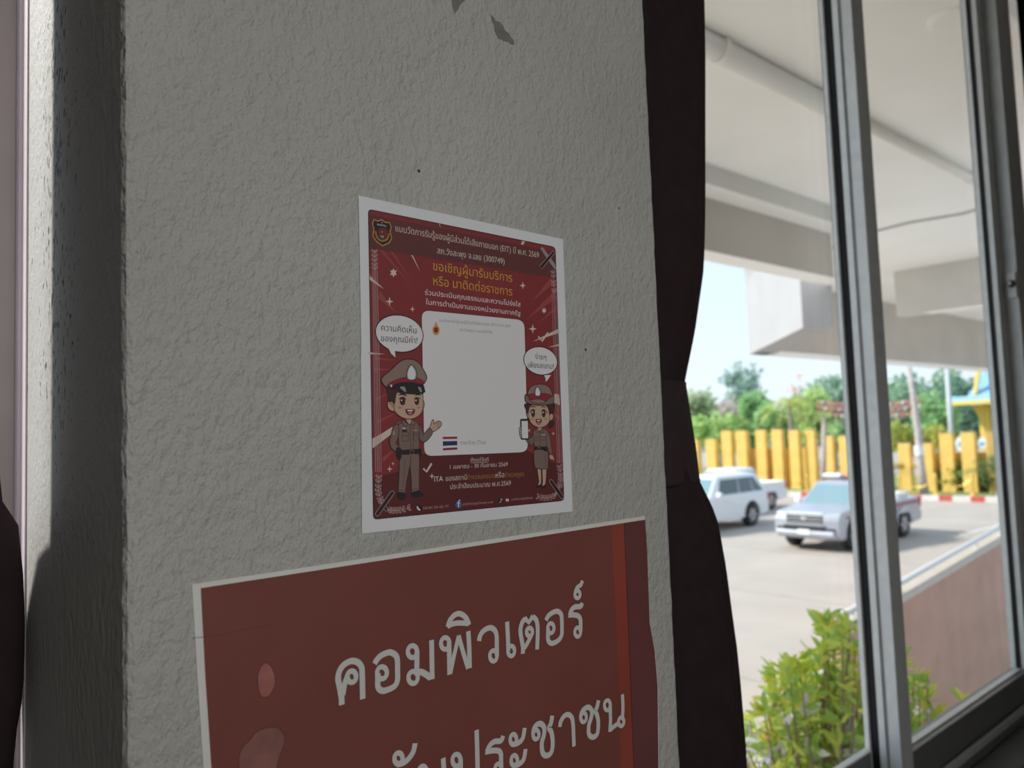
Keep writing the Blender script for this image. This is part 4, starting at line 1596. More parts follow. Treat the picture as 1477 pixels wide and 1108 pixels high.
for i, (xa, xb, yt, yb) in enumerate(posts):
    c_ = on_z((xa + xb) / 2, yb, BZ)
    D = float((c_ - CAM) @ FX)
    w = (xb - xa) / FPX * D
    top = float(at_depth((xa + xb) / 2, yt, D)[2])
    FENCE.append((c_, w, top, D))
    ang = YAW + math.atan(((xa + xb) / 2 - IW / 2) / FPX)
    p = empty('fence_post', (c_[0], c_[1], BZ), -ang * 0.0)
    fw = w * 0.86
    b = MB()
    b.box((-fw * 0.30, -fw / 2, 0), (fw * 0.30, fw / 2, top - BZ - 0.03), YEL)
    b.build('post_body', p, bevel=0.03)
    b = MB()
    b.box((-fw * 0.30, -fw / 2, top - BZ - 0.03), (fw * 0.30, fw / 2, top - BZ + 0.01), CAPM)
    b.build('weathered_top', p, bevel=0.01)
    lab = '%s yellow fence post counting from the curtain' % ordn[i] if i < 16 else 'last yellow fence post at right, before the gatehouse wall'
    tag(p, lab, 'fence post', 'yellow fence posts')


def low_wall(i, j, py, label):
    (c0, w0, _, D0), (c1, w1, _, D1) = FENCE[i], FENCE[j]
    z = float(at_depth((posts[i][0] + posts[j][1]) / 2, py, (D0 + D1) / 2)[2])
    d = (c1 - c0)
    n_ = np.array([-d[1], d[0], 0]) / np.hypot(d[0], d[1]) * 0.07
    b = MB()
    sh = np.array([0.42, 0, 0])
    a0, a1 = c0 + sh, c1 + sh
    b.prism([(a0 - n_)[:2], (a1 - n_)[:2], (a1 + n_)[:2], (a0 + n_)[:2]], BZ, z, YELD)
    tag(b.build('low_wall', bevel=0.01), label, 'wall')


low_wall(4, 8, 647, 'low yellow wall joining the tall posts left of the silver pickup')
low_wall(13, 16, 653, 'low yellow wall joining the posts beside the gatehouse')

# gold bollards joined by chains
GOLDM = mat('gold_paint', (0.72, 0.48, 0.10), 0.35, 0.35)
STONE = mat('bollard_base', (0.62, 0.55, 0.30), 0.7)
boll = [(1123, 697, 681), (1165, 708, 684), (1299, 713, 685), (1350.5, 715, 683), (1403.7, 716, 683)]
BP = []


def bollard():
    r = empty('bollard')
    b = MB()
    b.lathe([(0.17, 0), (0.17, 0.05), (0.12, 0.10), (0.085, 0.14)], GOLDM, 14)
    b.build('base', r, smooth=False)
    b = MB()
    b.lathe([(0.085, 0.13), (0.07, 0.18), (0.055, 0.5), (0.05, 0.76), (0.075, 0.80), (0.05, 0.84)], GOLDM, 12)
    b.build('shaft', r)
    b = MB()
    b.ball((0, 0, 0.90), (0.085, 0.085, 0.10), GOLDM, 12, 8)
    b.build('finial', r, smooth=True)
    return r


b0 = bollard()
blab = ['gold bollard left of the white pickup tail, before the yellow fence', 'gold bollard just left of the silver pickup roof', 'gold bollard right of the window mullion behind the pickup bed',
        'gold bollard at the middle of the chain right of the mullion', 'gold bollard nearest the palm shrub and stump']
for i, (x, yb, yt) in enumerate(boll):
    c_ = on_z(x, yb, GROUND + 0.2)
    D = float((c_ - CAM) @ FX)
    if i == 0:
        o = b0
    else:
        o = b0.copy()
        COL.objects.link(o)
        for ch in children(b0):
            k = ch.copy()
            COL.objects.link(k)
            k.parent = o
    o.location = (c_[0], c_[1], GROUND + 0.15)
    s_ = (float(at_depth(x, yt, D)[2]) - GROUND - 0.15) / 1.0
    o.scale = (s_, s_, s_)
    tag(o, blab[i], 'bollard', 'gold bollards along the verge')
    BP.append((o.location.copy(), s_))
for (i, j, lab) in ((0, 1, 'gold chain between the bollards left of the silver pickup'), (2, 3, 'gold chain hanging just right of the leaning pole'), (3, 4, 'gold chain hanging between the two right-hand bollards')):
    (p, s0), (q, s1) = BP[i], BP[j]
    pts = []
    for k in range(13):
        t = k / 12
        v = p.lerp(q, t)
        pts.append((v.x, v.y, v.z + 0.80 * (s0 + (s1 - s0) * t) - 0.38 * 4 * t * (1 - t)))
    b = MB()
    b.tube(pts, 0.018, GOLDM, 6)
    tag(b.build('chain'), lab, 'chain', 'gold chains between bollards')
for (x, y, lab) in ((1297, 671, 'golden oval tray on a stand, left of the leaning pole'), (1323, 671.5, 'golden oval tray on a stand, behind the leaning pole')):
    c_ = on_x(x, y, 37.6)
    t = empty('tray_stand', (c_[0], c_[1], GROUND + 0.15))
    tag(t, lab, 'tray')
    h = c_[2] - GROUND - 0.15
    b = MB()
    b.lathe([(0.05, h - 0.08), (0.20, h - 0.05), (0.24, h + 0.06), (0.19, h + 0.09), (0.0, h + 0.09)], GOLDM, 16)
    b.build('tray', t)
    b = MB()
    b.lathe([(0.14, 0), (0.05, 0.08), (0.04, h - 0.08)], GOLDM, 10)
    b.build('stand', t)

# ------------------------------------------------------------------ foliage
rng = random.Random(11)


def leafmat(name, c, v=0.3):
    return mat('leaf_' + name, tuple(min(0.9, q * 1.22) for q in c), 0.6, spec=0.25, var=v, vscale=1.3, trans=0.45)


BARK = mat('bark', (0.33, 0.26, 0.22), 0.9, var=0.2, vscale=6, bump=0.5, bscale=20, bdist=0.02)


def leaf_quads(b, c, r, n, s, m, rg, fill=0.45):
    for _ in range(n):
        d = Vector((rg.gauss(0, 1), rg.gauss(0, 1), rg.gauss(0, 1))).normalized()
        q = rg.random() ** fill
        p = Vector((c[0] + d.x * r[0] * q, c[1] + d.y * r[1] * q, c[2] + d.z * r[2] * q))
        u = Vector((rg.gauss(0, 1), rg.gauss(0, 1), rg.gauss(0, .7))).normalized()
        w = u.cross(Vector((rg.gauss(0, 1), rg.gauss(0, 1), rg.gauss(0, 1)))).normalized()
        l_ = s * rg.uniform(0.6, 1.3)
        b.add([p, p + u * l_ * 0.5 + w * l_ * 0.26, p + u * l_, p + u * l_ * 0.5 - w * l_ * 0.26], [(0, 1, 2, 3)], m)


def tree(name, label, cat, cx, yt, yb, wpx, D, col, n=1400, blobs=9, leaf=0.5, trunk=True, group=None, fill=0.4, second=None, base_y=None):
    rg = random.Random(int(cx * 7 + yt))
    px = D / FPX
    top, bot = at_depth(cx, yt, D), at_depth(cx, yb, D)
    hz = top[2] - bot[2]
    R = wpx * px / 2
    c0 = (top + bot) / 2
    root = empty(name, (c0[0], c0[1], GROUND))
    tag(root, label, cat, group)
    b = MB()
    b.flat = True
    m = leafmat(name + label, col)
    for k in range(blobs):
        if k == 0:
            bc, br = c0, (R * 0.62, R * 0.62, hz * 0.45)
        else:
            a_ = 2 * math.pi * k / (blobs - 1) + rg.uniform(-.3, .3)
            q = rg.uniform(0.45, 0.72)
            zz = rg.uniform(-0.30, 0.28)
            bc = c0 + np.array([math.cos(a_) * R * q, math.sin(a_) * R * q, zz * hz])
            k_ = rg.uniform(0.26, 0.40)
            br = (R * k_, R * k_, hz * rg.uniform(0.20, 0.30))
        leaf_quads(b, bc, br, n // blobs, leaf, m, rg, fill)
    b.v = [(v[0] - root.location.x, v[1] - root.location.y, v[2] - root.location.z) for v in b.v]
    f = b.build('foliage', root)
    f['kind'] = 'stuff'
    if second:
        b = MB()
        b.flat = True
        m2 = leafmat(name + label + 'b', second[0], 0.15)
        for k in range(6):
            a_ = rg.uniform(0, 6.28)
            bc = c0 + np.array([math.cos(a_) * R * 0.6, math.sin(a_) * R * 0.6, hz * rg.uniform(-0.1, 0.35)])
            leaf_quads(b, bc, (R * .35, R * .35, hz * .2), second[1] // 6, leaf * 0.8, m2, rg, .5)
        b.v = [(v[0] - root.location.x, v[1] - root.location.y, v[2] - root.location.z) for v in b.v]
        f = b.build('blossom', root)
        f['kind'] = 'stuff'
    if trunk:
        b = MB()
        h = float(c0[2] - GROUND)
        r0 = max(0.06, R * 0.05)
        b.tube([(0, 0, 0), (R * .03, 0, h * .5), (0, R * .03, h)], [r0, r0 * .8, r0 * .5], BARK, 8)
        for k in range(4):
            a_ = k * 1.57 + 0.4
            b.tube([(0, 0, h * 0.8), (math.cos(a_) * R * .3, math.sin(a_) * R * .3, h + hz * .1), (math.cos(a_) * R * .5, math.sin(a_) * R * .5, h + hz * .25)], [r0 * .5, r0 * .35, r0 * .15], BARK, 6)
        b.build('trunk', root, smooth=True)
    return root


G1 = 'trees beyond the yellow fence'  # far crowns are paled in leaf colour to stand for haze
tree('tall_tree', 'tall wispy blue-green tree standing alone against the sky', 'tree', 1068, 512, 600, 60, 75, (0.30, 0.42, 0.36), 900, 9, 0.55, group=G1, fill=.7)
tree('shade_tree', 'olive-green tree next to the curtain edge beyond the fence', 'tree', 998, 553, 655, 80, 66, (0.44, 0.50, 0.32), 1900, 9, 0.6, group=G1)
tree('blossom_tree', 'pale pink blossoming tree under the tall wispy tree', 'tree', 1055, 572, 615, 80, 70, (0.48, 0.45, 0.40), 800, 8, 0.6, group=G1, second=((0.62, 0.42, 0.50), 700))
tree('broad_tree', 'bright green broad tree behind the lower yellow posts', 'tree', 1038, 590, 655, 96, 62, (0.42, 0.56, 0.22), 2300, 10, 0.55, group=G1)
tree('broad_tree', 'upright mid green tree right of the tall wispy tree', 'tree', 1090, 562, 650, 44, 63, (0.32, 0.49, 0.24), 1500, 8, 0.55, group=G1)
tree('broad_tree', 'rounded green tree behind the fifth to seventh posts', 'tree', 1118, 580, 655, 60, 60, (0.34, 0.52, 0.24), 1700, 9, 0.55, group=G1)
tree('broad_tree', 'yellow-green tree above the eighth and ninth posts', 'tree', 1168, 553, 650, 60, 58, (0.42, 0.54, 0.22), 1900, 9, 0.5, group=G1)
tree('broad_tree', 'green tree beside the left pane edge above the tenth post', 'tree', 1205, 592, 655, 66, 57, (0.38, 0.51, 0.24), 1600, 8, 0.5, group=G1)
tree('rain_tree', 'large dark dome-shaped rain tree far behind, left of the mullion', 'tree', 1215, 541, 630, 180, 105, (0.30, 0.42, 0.31), 4200, 12, 0.9, group=G1, second=((0.70, 0.30, 0.16), 60))
tree('rain_tree', 'large dark dome-shaped rain tree far behind, right of the mullion', 'tree', 1318, 534, 630, 150, 95, (0.28, 0.42, 0.29), 4000, 12, 0.9, group=G1)
tree('broad_tree', 'mid green tree between the two grey poles', 'tree', 1350, 556, 645, 74, 62, (0.30, 0.48, 0.22), 2200, 9, 0.5, group=G1)
tree('broad_tree', 'dark green tree just left of the gatehouse roof', 'tree', 1388, 545, 650, 70, 74, (0.20, 0.33, 0.24), 2100, 9, 0.6, group=G1)
tree('small_tree', 'small yellow-green tree left of the leaning pole', 'tree', 1303, 608, 655, 52, 52, (0.40, 0.44, 0.12), 800, 7, 0.4, group=G1)
tree('small_tree', 'small yellow-green tree right of the leaning pole', 'tree', 1345, 610, 655, 40, 51, (0.44, 0.44, 0.11), 650, 7, 0.4, group=G1)
b = MB()
b.flat = True
rg = random.Random(5)
hm = leafmat('hedge', (0.38, 0.47, 0.36))  # haze of the tree line is put into its leaf colour
for k in range(-52, 40):
    x = 960 + k * 14
    c_ = at_depth(x, 630 + rg.uniform(-8, 4), 120 + rg.uniform(-6, 6))
    leaf_quads(b, c_, (4, 4, 2.6), 110, 1.1, hm, rg)
o = b.build('distant_tree_line')
tag(o, 'hazy green tree line along the horizon', 'tree line', kind='stuff')


def shrub(label, x, y, wpx, hpx, col, n, leaf, X=37.8, name='shrub'):
    c_ = on_x(x, y, X)
    px = float((c_ - CAM) @ FX) / FPX
    root = empty(name, (c_[0], c_[1], GROUND + 0.14))
    tag(root, label, 'shrub')
    b = MB()
    b.flat = True
    rg = random.Random(int(x))
    m = leafmat(label, col)
    h = hpx * px
    for k in range(5):
        leaf_quads(b, (rg.uniform(-.3, .3) * wpx * px * .5, rg.uniform(-.6, .6) * wpx * px * .5, h * rg.uniform(.35, .65)), (wpx * px * .3, wpx * px * .3, h * .38), n // 5, leaf, m, rg)
    f = b.build('foliage', root)
    f['kind'] = 'stuff'
    b = MB()
    for k in range(5):
        a_ = k * 1.3
        b.tube([(0.04 * math.cos(a_), 0.04 * math.sin(a_), 0), (0.2 * math.cos(a_), 0.25 * math.sin(a_), h * 0.7)], [0.02, 0.008], BARK, 5)
    b.build('stems', root)
    return root


shrub('low green shrub between the two right-hand posts, behind the chain', 1384, 690, 34, 46, (0.24, 0.34, 0.10), 500, 0.22)
shrub('low dark shrub at the foot of the post right of the leaning pole', 1358, 698, 22, 32, (0.16, 0.24, 0.09), 260, 0.2)
shrub('low green shrub right of the last gold bollard', 1424, 698, 34, 34, (0.22, 0.30, 0.10), 380, 0.22)
shrub('low shrub between the eighth and ninth posts', 1162, 694, 16, 36, (0.30, 0.38, 0.12), 240, 0.2)
shrub('low shrub left of the eleventh post', 1208, 690, 16, 30, (0.30, 0.40, 0.12), 220, 0.2)


def frond_plant(name, label, cat, base, h, nfr, L_, col, trunk_r, droop=1.0, seed=1, tilt=(0.2, 1.1)):
    rg = random.Random(seed)
    root = empty(name, base)
    tag(root, label, cat)
    m = leafmat(label, col)
    b = MB()
    b.tube([(0, 0, 0), (0.02, 0, h * .5), (0, 0.02, h)], [trunk_r, trunk_r * .85, trunk_r * .8], BARK, 10)
    b.build('trunk', root, smooth=True)
    b = MB()
    b.flat = True
    for k in range(nfr):
        a_ = 2 * math.pi * k / nfr + rg.uniform(-.2, .2)
        el = rg.uniform(*tilt)
        d = Vector((math.cos(a_), math.sin(a_), 0))
        side = Vector((-math.sin(a_), math.cos(a_), 0))
        pts = []
        for j in range(9):
            t = j / 8
            pts.append(Vector((0, 0, h)) + d * (L_ * t * math.cos(el)) + Vector((0, 0, L_ * t * math.sin(el) - droop * L_ * 0.6 * t * t)))
        for j in range(8):
            p, q = pts[j], pts[j + 1]
            wl = L_ * 0.24 * math.sin(math.pi * (0.12 + 0.8 * j / 8))
            for sg in (1, -1):
                for u in (0.0, 0.5):
                    o_ = p.lerp(q, u)
                    e_ = o_ + side * sg * wl + (q - p) * 0.7 + Vector((0, 0, -wl * .35))
                    w_ = (q - p) * 0.22
                    b.add([o_, o_ + w_, e_], [(0, 1, 2)], m)
        b.add([p + side * 0.012 for p in pts] + [p - side * 0.012 for p in pts], [(j, j + 1, 10 + j, 9 + j) for j in range(8)], m)
    f = b.build('fronds', root)
    f['kind'] = 'stuff'
    return root


c_ = on_x(1142, 640, 47)
frond_plant('palm', 'yellow-green palm behind the sixth to eighth fence posts', 'palm', (c_[0], c_[1], GROUND), float(on_x(1142, 585, 47)[2]) - GROUND, 16, 2.6, (0.42, 0.44, 0.14), 0.16, 1.3, 3)
c_ = on_z(1441, 713, GROUND + 0.14)
frond_plant('palm_shrub', 'dark green feathery palm shrub beside the stump at right', 'palm', (c_[0], c_[1], GROUND + 0.14), 0.95, 18, 1.7, (0.12, 0.25, 0.10), 0.09, 0.9, 5, (0.3, 1.3))

# stump, trunk, poles
c_ = on_z(1457, 716, GROUND + 0.14)
b = MB()
hs = float(on_x(1457, 664, c_[0])[2]) - GROUND - 0.14
b.lathe([(0.42, 0), (0.36, 0.2), (0.31, 0.8), (0.34, hs - 0.1), (0.36, hs), (0.0, hs)], mat('stump_bark', (0.46, 0.36, 0.29), 0.95, var=0.2, vscale=7, bump=.6, bscale=14, bdist=0.03), 14, (c_[0] - 0.3, c_[1], GROUND + 0.14))
tag(b.build('tree_stump', smooth=False), 'thick pale tree stump at the right end of the verge', 'stump')
c_ = on_z(1187, 709, GROUND + 0.14)
t = empty('young_tree', (c_[0], c_[1], GROUND + 0.14))
tag(t, 'slender pale tree trunk before the fence above the silver pickup', 'tree')
b = MB()
t_ = on_x(1189, 604, c_[0])
b.tube([(0, 0, 0), (0, t_[1] * .5 - c_[1] * .5, 1.6), (0, t_[1] - c_[1], t_[2] - GROUND)], [0.14, 0.12, 0.09], mat('pale_bark', (0.44, 0.36, 0.33), 0.9, var=0.3, vscale=9), 10)
b.build('trunk', t, smooth=True)
b = MB()
b.flat = True
leaf_quads(b, (0, t_[1] - c_[1], t_[2] - GROUND), (0.5, 0.5, 0.35), 60, 0.22, leafmat('young', (0.25, 0.36, 0.12)), random.Random(8))
f = b.build('foliage', t)
f['kind'] = 'stuff'
c_ = on_z(1334, 714, GROUND + 0.14)
lp = empty('leaning_pole', (c_[0], c_[1], GROUND + 0.14))
tag(lp, 'weathered grey pole leaning left beside the chain, with a white wrapping', 'pole')
b = MB()
pts = []
for (x, y) in ((1334, 714), (1328, 670), (1324, 620), (1318, 575), (1311, 530)):
    q = on_x(x, y, c_[0])
    pts.append((0, q[1] - c_[1], q[2] - GROUND - 0.14))
PLAIN = mat('pole_grey', (0.47, 0.42, 0.40), 0.85, var=0.2, vscale=5)
b.tube(pts, [0.20, 0.17, 0.15, 0.13, 0.11], PLAIN, 10)
b.build('shaft', lp, smooth=True)
b = MB()
q0, q1 = on_x(1326.3, 657, c_[0]), on_x(1325, 643, c_[0])
b.tube([(0, q[1] - c_[1], q[2] - GROUND - 0.14) for q in (q0, q1)], 0.20, mat('white_wrap', (0.75, 0.74, 0.74), 0.7, var=0.15, vscale=8), 10)
b.build('wrapping', lp)
c_ = on_x(1373, 640, 43)
b = MB()
q1 = on_x(1365, 520, 43)
b.tube([(c_[0], c_[1], GROUND + 0.1), (c_[0], q1[1], q1[2])], [0.14, 0.11], mat('lamp_pole', (0.52, 0.55, 0.56), 0.5), 10)
tag(b.build('street_pole', smooth=True), 'straight pale grey pole rising behind the fence left of the gatehouse', 'pole')
for (x, y, r, lab) in ((1388, 640, 0.30, 'round blue and white sign seen between two yellow posts'), (1417.5, 639, 0.2, 'small round blue and white sign left of the gatehouse wall')):
    c_ = on_x(x, y, 41.5)
    s_ = empty('round_sign', (c_[0], c_[1], GROUND + 0.1))
    tag(s_, lab, 'sign')
    h = c_[2] - GROUND - 0.1
    b = MB()
    b.lathe([(0.0, -0.02), (r, -0.02), (r, 0.02), (0.0, 0.02)], mat('sign_white', (0.75, 0.80, 0.84), 0.5), 20)
    b.v = [(v[2], v[0], v[1] * 1.3 + h) for v in b.v]
    b.build('plate', s_)
    b = MB()
    b.lathe([(0.0, -0.03), (r * .55, -0.03), (r * .55, 0.03), (0.0, 0.03)], mat('sign_blue', (0.12, 0.38, 0.66), 0.5), 16)
    b.v = [(v[2], v[0] + 0.03, v[1] + h - 0.04) for v in b.v]
    b.build('blue_face', s_)
    b = MB()
    b.tube([(0.05, 0, 0), (0.05, 0, h)], 0.03, PLAIN, 6)
    b.build('post', s_)

# pennant strings
FL = [mat('pennant_pink', (0.72, 0.20, 0.28), 0.7), mat('pennant_red', (0.62, 0.10, 0.10), 0.7), mat('pennant_white', (0.76, 0.74, 0.74), 0.7), mat('pennant_orange', (0.72, 0.30, 0.10), 0.7)]
for si, (ya, yb, sag, lab) in enumerate(((577, 574, 12, 'topmost pennant string of pink, red and white flags before the rain trees'), (585, 583, 10, 'middle pennant string of pink, red and white flags before the rain trees'), (594, 593, 9, 'lowest pennant string of pink, red and white flags before the rain trees'))):
    D = 54 + si
    A0, A1 = Vector(at_depth(1176, ya, D)), Vector(at_depth(1330, yb, D))
    s_ = empty('pennant_string', A0)
    tag(s_, lab, 'pennants', 'pennant strings')
    pts = []
    for k in range(33):
        t = k / 32
        v = (A1 - A0) * t
        v.z -= sag * D / FPX * 4 * t * (1 - t) * 0.6
        pts.append(v)
    b = MB()
    b.tube(pts, 0.02, mat('cord', (0.6, 0.6, 0.6), 0.8), 5)
    b.build('cord', s_)
    proto = []
    for m in FL:
        b = MB()
        b.add([(0, -0.11, 0), (0, 0.11, 0), (0.02, 0.02, -0.30)], [(0, 1, 2)], m)
        b.add([(0.012, -0.14, 0), (0.012, 0.14, 0), (0.032, 0.02, -0.30)], [(0, 2, 1)], m)
        proto.append(b)
    for k in range(1, 32):
        bb = proto[(k * 7 + si) % 4 if (k + si) % 3 else 0]
        key = 'pennant_mesh_%d' % proto.index(bb)
        if key not in MATS:
            o = bb.build('pennant', s_)
            MATS[key] = o.data
        else:
            o = bpy.data.objects.new('pennant', MATS[key])
            COL.objects.link(o)
            o.parent = s_
        o.location = pts[k]
        o.rotation_euler = (0, 0, rng.uniform(-.5, .5))

# ------------------------------------------------------------------ yellow gatehouse with the blue tiled roof
GX = 46.5
BLU = mat('roof_blue_tile', (0.24, 0.46, 0.72), 0.5, var=0.06, vscale=3, bump=0.5, bscale=9, bdist=0.05)
YW_ = mat('gate_yellow', (0.74, 0.50, 0.10), 0.7, var=0.06, vscale=1.2)
YTR = mat('gate_trim', (0.80, 0.62, 0.16), 0.6)
gy = lambda x, y=640: float(on_x(x, y, GX)[1])
gz = lambda y, x=1440: float(on_x(x, y, GX)[2])
gate = empty('gatehouse', (GX, gy(1440), GROUND))
tag(gate, 'yellow gatehouse with a tiered blue tiled roof at the right beyond the fence', 'building')
yl, yr_ = gy(1421), gy(1421) - 7.5
b = MB()
b.box((GX, yr_, GROUND), (GX + 5, yl, gz(583)), YW_)
wbuild(b, 'wall', gate)
for (xp, wd) in ((1424, 0.5), (1452, 0.5)):
    b = MB()
    yy = gy(xp)
    b.box((GX - 0.18, yy - wd / 2, GROUND), (GX, yy + wd / 2, gz(584)), YTR)
    wbuild(b, 'pilaster', gate, bevel=0.03)


def roof_tier(x_l, y_e, y_t, dx, thick, name):
    """hipped tier: eave line at image height y_e, top line at y_t"""
    ye, ze, zt2 = gy(x_l, y_e), gz(y_e, x_l), gz(y_t, x_l)
    b = MB()
    run = (zt2 - ze) * 1.15
    lo = [(GX - dx, ye), (GX - dx, yr_ - (ye - yl)), (GX + 5 + dx, yr_ - (ye - yl)), (GX + 5 + dx, ye)]
    hi = [(GX - dx + run, ye - run * 0.25), (GX - dx + run, yr_ - (ye - yl) + run * 0.25), (GX + 5 + dx - run, yr_ - (ye - yl) + run * 0.25), (GX + 5 + dx - run, ye - run * 0.25)]
    vs = [(p[0], p[1], ze) for p in lo] + [(p[0], p[1], zt2) for p in hi]
    b.add(vs, [(3, 2, 1, 0), (4, 5, 6, 7), (0, 1, 5, 4), (1, 2, 6, 5), (2, 3, 7, 6), (3, 0, 4, 7)], BLU)
    o = wbuild(b, name, gate)
    b = MB()
    b.box((GX - dx - 0.03, yr_ - (ye - yl) - 0.05, ze - thick), (GX + 5 + dx, ye + 0.05, ze), YTR)
    wbuild(b, 'eave_board', o)
    return o


roof_tier(1383, 579, 573, 1.4, 0.22, 'lower_roof')
roof_tier(1403, 571, 535, 0.7, 0.10, 'upper_roof')
b = MB()
p = [on_x(x, y, GX - 0.75) for x, y in ((1403, 569), (1408, 569), (1414, 530), (1408, 528))]
b.extrude(p, (0.25, 0, 0), YTR)
wbuild(b, 'barge_board', gate)
b = MB()
p = [on_x(x, y, GX - 0.3) for x, y in ((1402, 586), (1421, 586), (1421, 648), (1416.5, 640), (1415, 612), (1410, 598))]
b.extrude(p, (0.3, 0, 0), YW_)
wbuild(b, 'eave_bracket', gate)

# ------------------------------------------------------------------ vehicles
TYRE = mat('tyre', (0.03, 0.03, 0.032), 0.85)
RIM = mat('rim_alloy', (0.50, 0.50, 0.52), 0.35, 0.6)
CGL = mat('car_glass', (0.05, 0.075, 0.09), 0.06, spec=0.8)
WSG = mat('windscreen_glass', (0.20, 0.30, 0.33), 0.08, spec=0.9)
CHR = mat('chrome', (0.72, 0.73, 0.75), 0.15, 0.8)
DKP = mat('dark_plastic', (0.035, 0.036, 0.04), 0.6)
LAMP = mat('headlamp_lens', (0.70, 0.75, 0.80), 0.1, spec=0.8)
TLR = mat('tail_lens', (0.55, 0.04, 0.04), 0.25)
PLT = mat('plate_white', (0.80, 0.82, 0.80), 0.5)


def arc_arch(cx, r, cz, n=10):
    return [(cx + r * math.cos(math.pi * k / n), cz + r * math.sin(math.pi * k / n)) for k in range(n + 1)]


def vehicle(name, loc, heading, paint, S, label, cat, group=None):
    v = empty(name, loc, heading)
    tag(v, label, cat, group)
    fx, rx, r, w, L2 = S['front_axle'], S['rear_axle'], S['r'], S['w'], S['L'] / 2
    ar = r + 0.09
    prof = [(-L2 + 0.05, 0.42), (rx - ar - 0.05, 0.36)] + [(x, z) for x, z in reversed(arc_arch(rx, ar, r))]
    prof = [p if p[1] > 0.36 else (p[0], 0.36) for p in prof]
    prof += [(rx + ar + 0.02, 0.34), (fx - ar - 0.02, 0.34)] + [(x, max(z, 0.36)) for x, z in reversed(arc_arch(fx, ar, r))] + [(fx + ar + 0.02, 0.34), (L2 - 0.14, 0.33), (L2, 0.46)] + S['top']
    b = MB()
    y = w / 2
    n = len(prof)
    vs = []
    for yy, ins in ((-y, 0), (-y * 0.5, 1), (y * 0.5, 1), (y, 0)):
        for (px_, pz) in prof:
            k = 0.07 * (max(0, pz - 0.75)) if not ins else 0
            dx = -0.10 * (px_ > L2 - 0.4) if not ins else 0
            vs.append((px_ + dx, yy - math.copysign(k, yy), pz + (0.035 if ins and pz > 0.9 else 0)))
    fs = [tuple(range(n)), tuple(range(3 * n, 4 * n))]
    for s_ in range(3):
        for i in range(n):
            j = (i + 1) % n
            fs.append((s_ * n + i, s_ * n + j, (s_ + 1) * n + j, (s_ + 1) * n + i))
    b.add(vs, fs, paint)
    body = b.build('body', v, bevel=0.045)
    # dark wheel wells
    for ax in (fx, rx):
        b = MB()
        b.box((ax - ar + .02, -y + 0.10, 0.36), (ax + ar - .02, y - 0.10, r + ar - 0.03), DKP)
        b.build('wheel_well', v)
    # cabin
    (bx0, bx1, rx0, rx1, bz, rz) = S['cab']
    yb, yr2 = y - 0.06, y - 0.27
    base = [(bx1, yb), (bx1, -yb), (bx0, -yb), (bx0, yb)]
    roof = [(rx1, yr2), (rx1, -yr2), (rx0, -yr2), (rx0, yr2)]
    b = MB()
    b.add([(p[0], p[1], bz) for p in base] + [(p[0], p[1], rz) for p in roof] + [(rx1 - .15, 0, rz + 0.03), (rx0 + .15, 0, rz + 0.03)],
          [(0, 1, 2, 3), (0, 1, 5, 4), (1, 2, 6, 5), (2, 3, 7, 6), (3, 0, 4, 7), (4, 5, 8), (5, 6, 9, 8), (6, 7, 9), (7, 4, 8, 9)], paint)
    b.build('cabin', v, bevel=0.07, seg=3)

    def side(s, t, sg):
        """point on the cabin side, s from rear to front, t from base to roof"""
        x0, x1 = bx0 + (rx0 - bx0) * t, bx1 + (rx1 - bx1) * t
        return (x0 + (x1 - x0) * s, sg * (yb + (yr2 - yb) * t + 0.006), bz + (rz - bz) * t)
    for sg in (1, -1):
        for (s0, s1, s2, s3) in S['side_glass']:
            b = MB()
            q = [side(s0, 0.10, sg), side(s1, 0.10, sg), side(s2, 0.82, sg), side(s3, 0.82, sg)]
            b.extrude(q, (0, -0.02 * sg, 0), CGL)
            b.build('side_window', v)
    for (xb, xr, nm, m) in ((bx1, rx1, 'windscreen', WSG), (bx0, rx0, 'rear_window', CGL)):
        sg = 1 if nm == 'windscreen' else -1
        f_ = lambda t, k: (xb + (xr - xb) * t + 0.008 * sg, k * (yb + (yr2 - yb) * t - 0.09), bz + (rz - bz) * t + 0.004)
        b = MB()
        b.extrude([f_(0.08, 1), f_(0.08, -1), f_(0.86, -1), f_(0.86, 1)], (-0.02 * sg, 0, 0), m)
        b.build(nm, v)
    # wheels
    for ax in (fx, rx):
        for sg in (1, -1):
            b = MB()
            b.lathe([(r * 0.60, -0.12), (r * .9, -0.13), (r, -0.09), (r, 0.09), (r * .9, 0.13), (r * .60, 0.12)], TYRE, 26, (ax, sg * (y - 0.13), r), 'y')
            wh = b.build('wheel', v)
            b = MB()
            yo = sg * (y - 0.13) + sg * 0.10
            b.lathe([(r * 0.62, -0.02), (r * 0.64, 0.015), (r * .56, 0.015), (r * .54, -0.03), (0.0, -0.03)], RIM, 26, (ax, yo, r), 'y')
            for k in range(6):
                a_ = k * math.pi / 3
                c_, s_ = math.cos(a_), math.sin(a_)
                q = [(0.06, -0.04), (r * .58, -0.05), (r * .58, 0.05), (0.06, 0.04)]
                b.extrude([(ax + u * c_ - t * s_, yo - 0.02, r + u * s_ + t * c_) for u, t in q], (0, 0.045 * 1, 0), RIM)
            b.build('rim', wh)
    fz = S['nose']
    # face
    b = MB()
    b.box((L2 - 0.06, -0.52, fz - 0.22), (L2 + 0.012, 0.52, fz), DKP)
    g = b.build('grille', v, bevel=0.03)
    for k in range(2):
        b = MB()
        b.box((L2 + 0.012, -0.50, fz - 0.07 - 0.08 * k), (L2 + 0.03, 0.50, fz - 0.045 - 0.08 * k), CHR)
        b.build('grille_bar', g)
    b = MB()
    b.lathe([(0.0, 0), (0.055, 0), (0.055, 0.014), (0, 0.014)], CHR, 14)
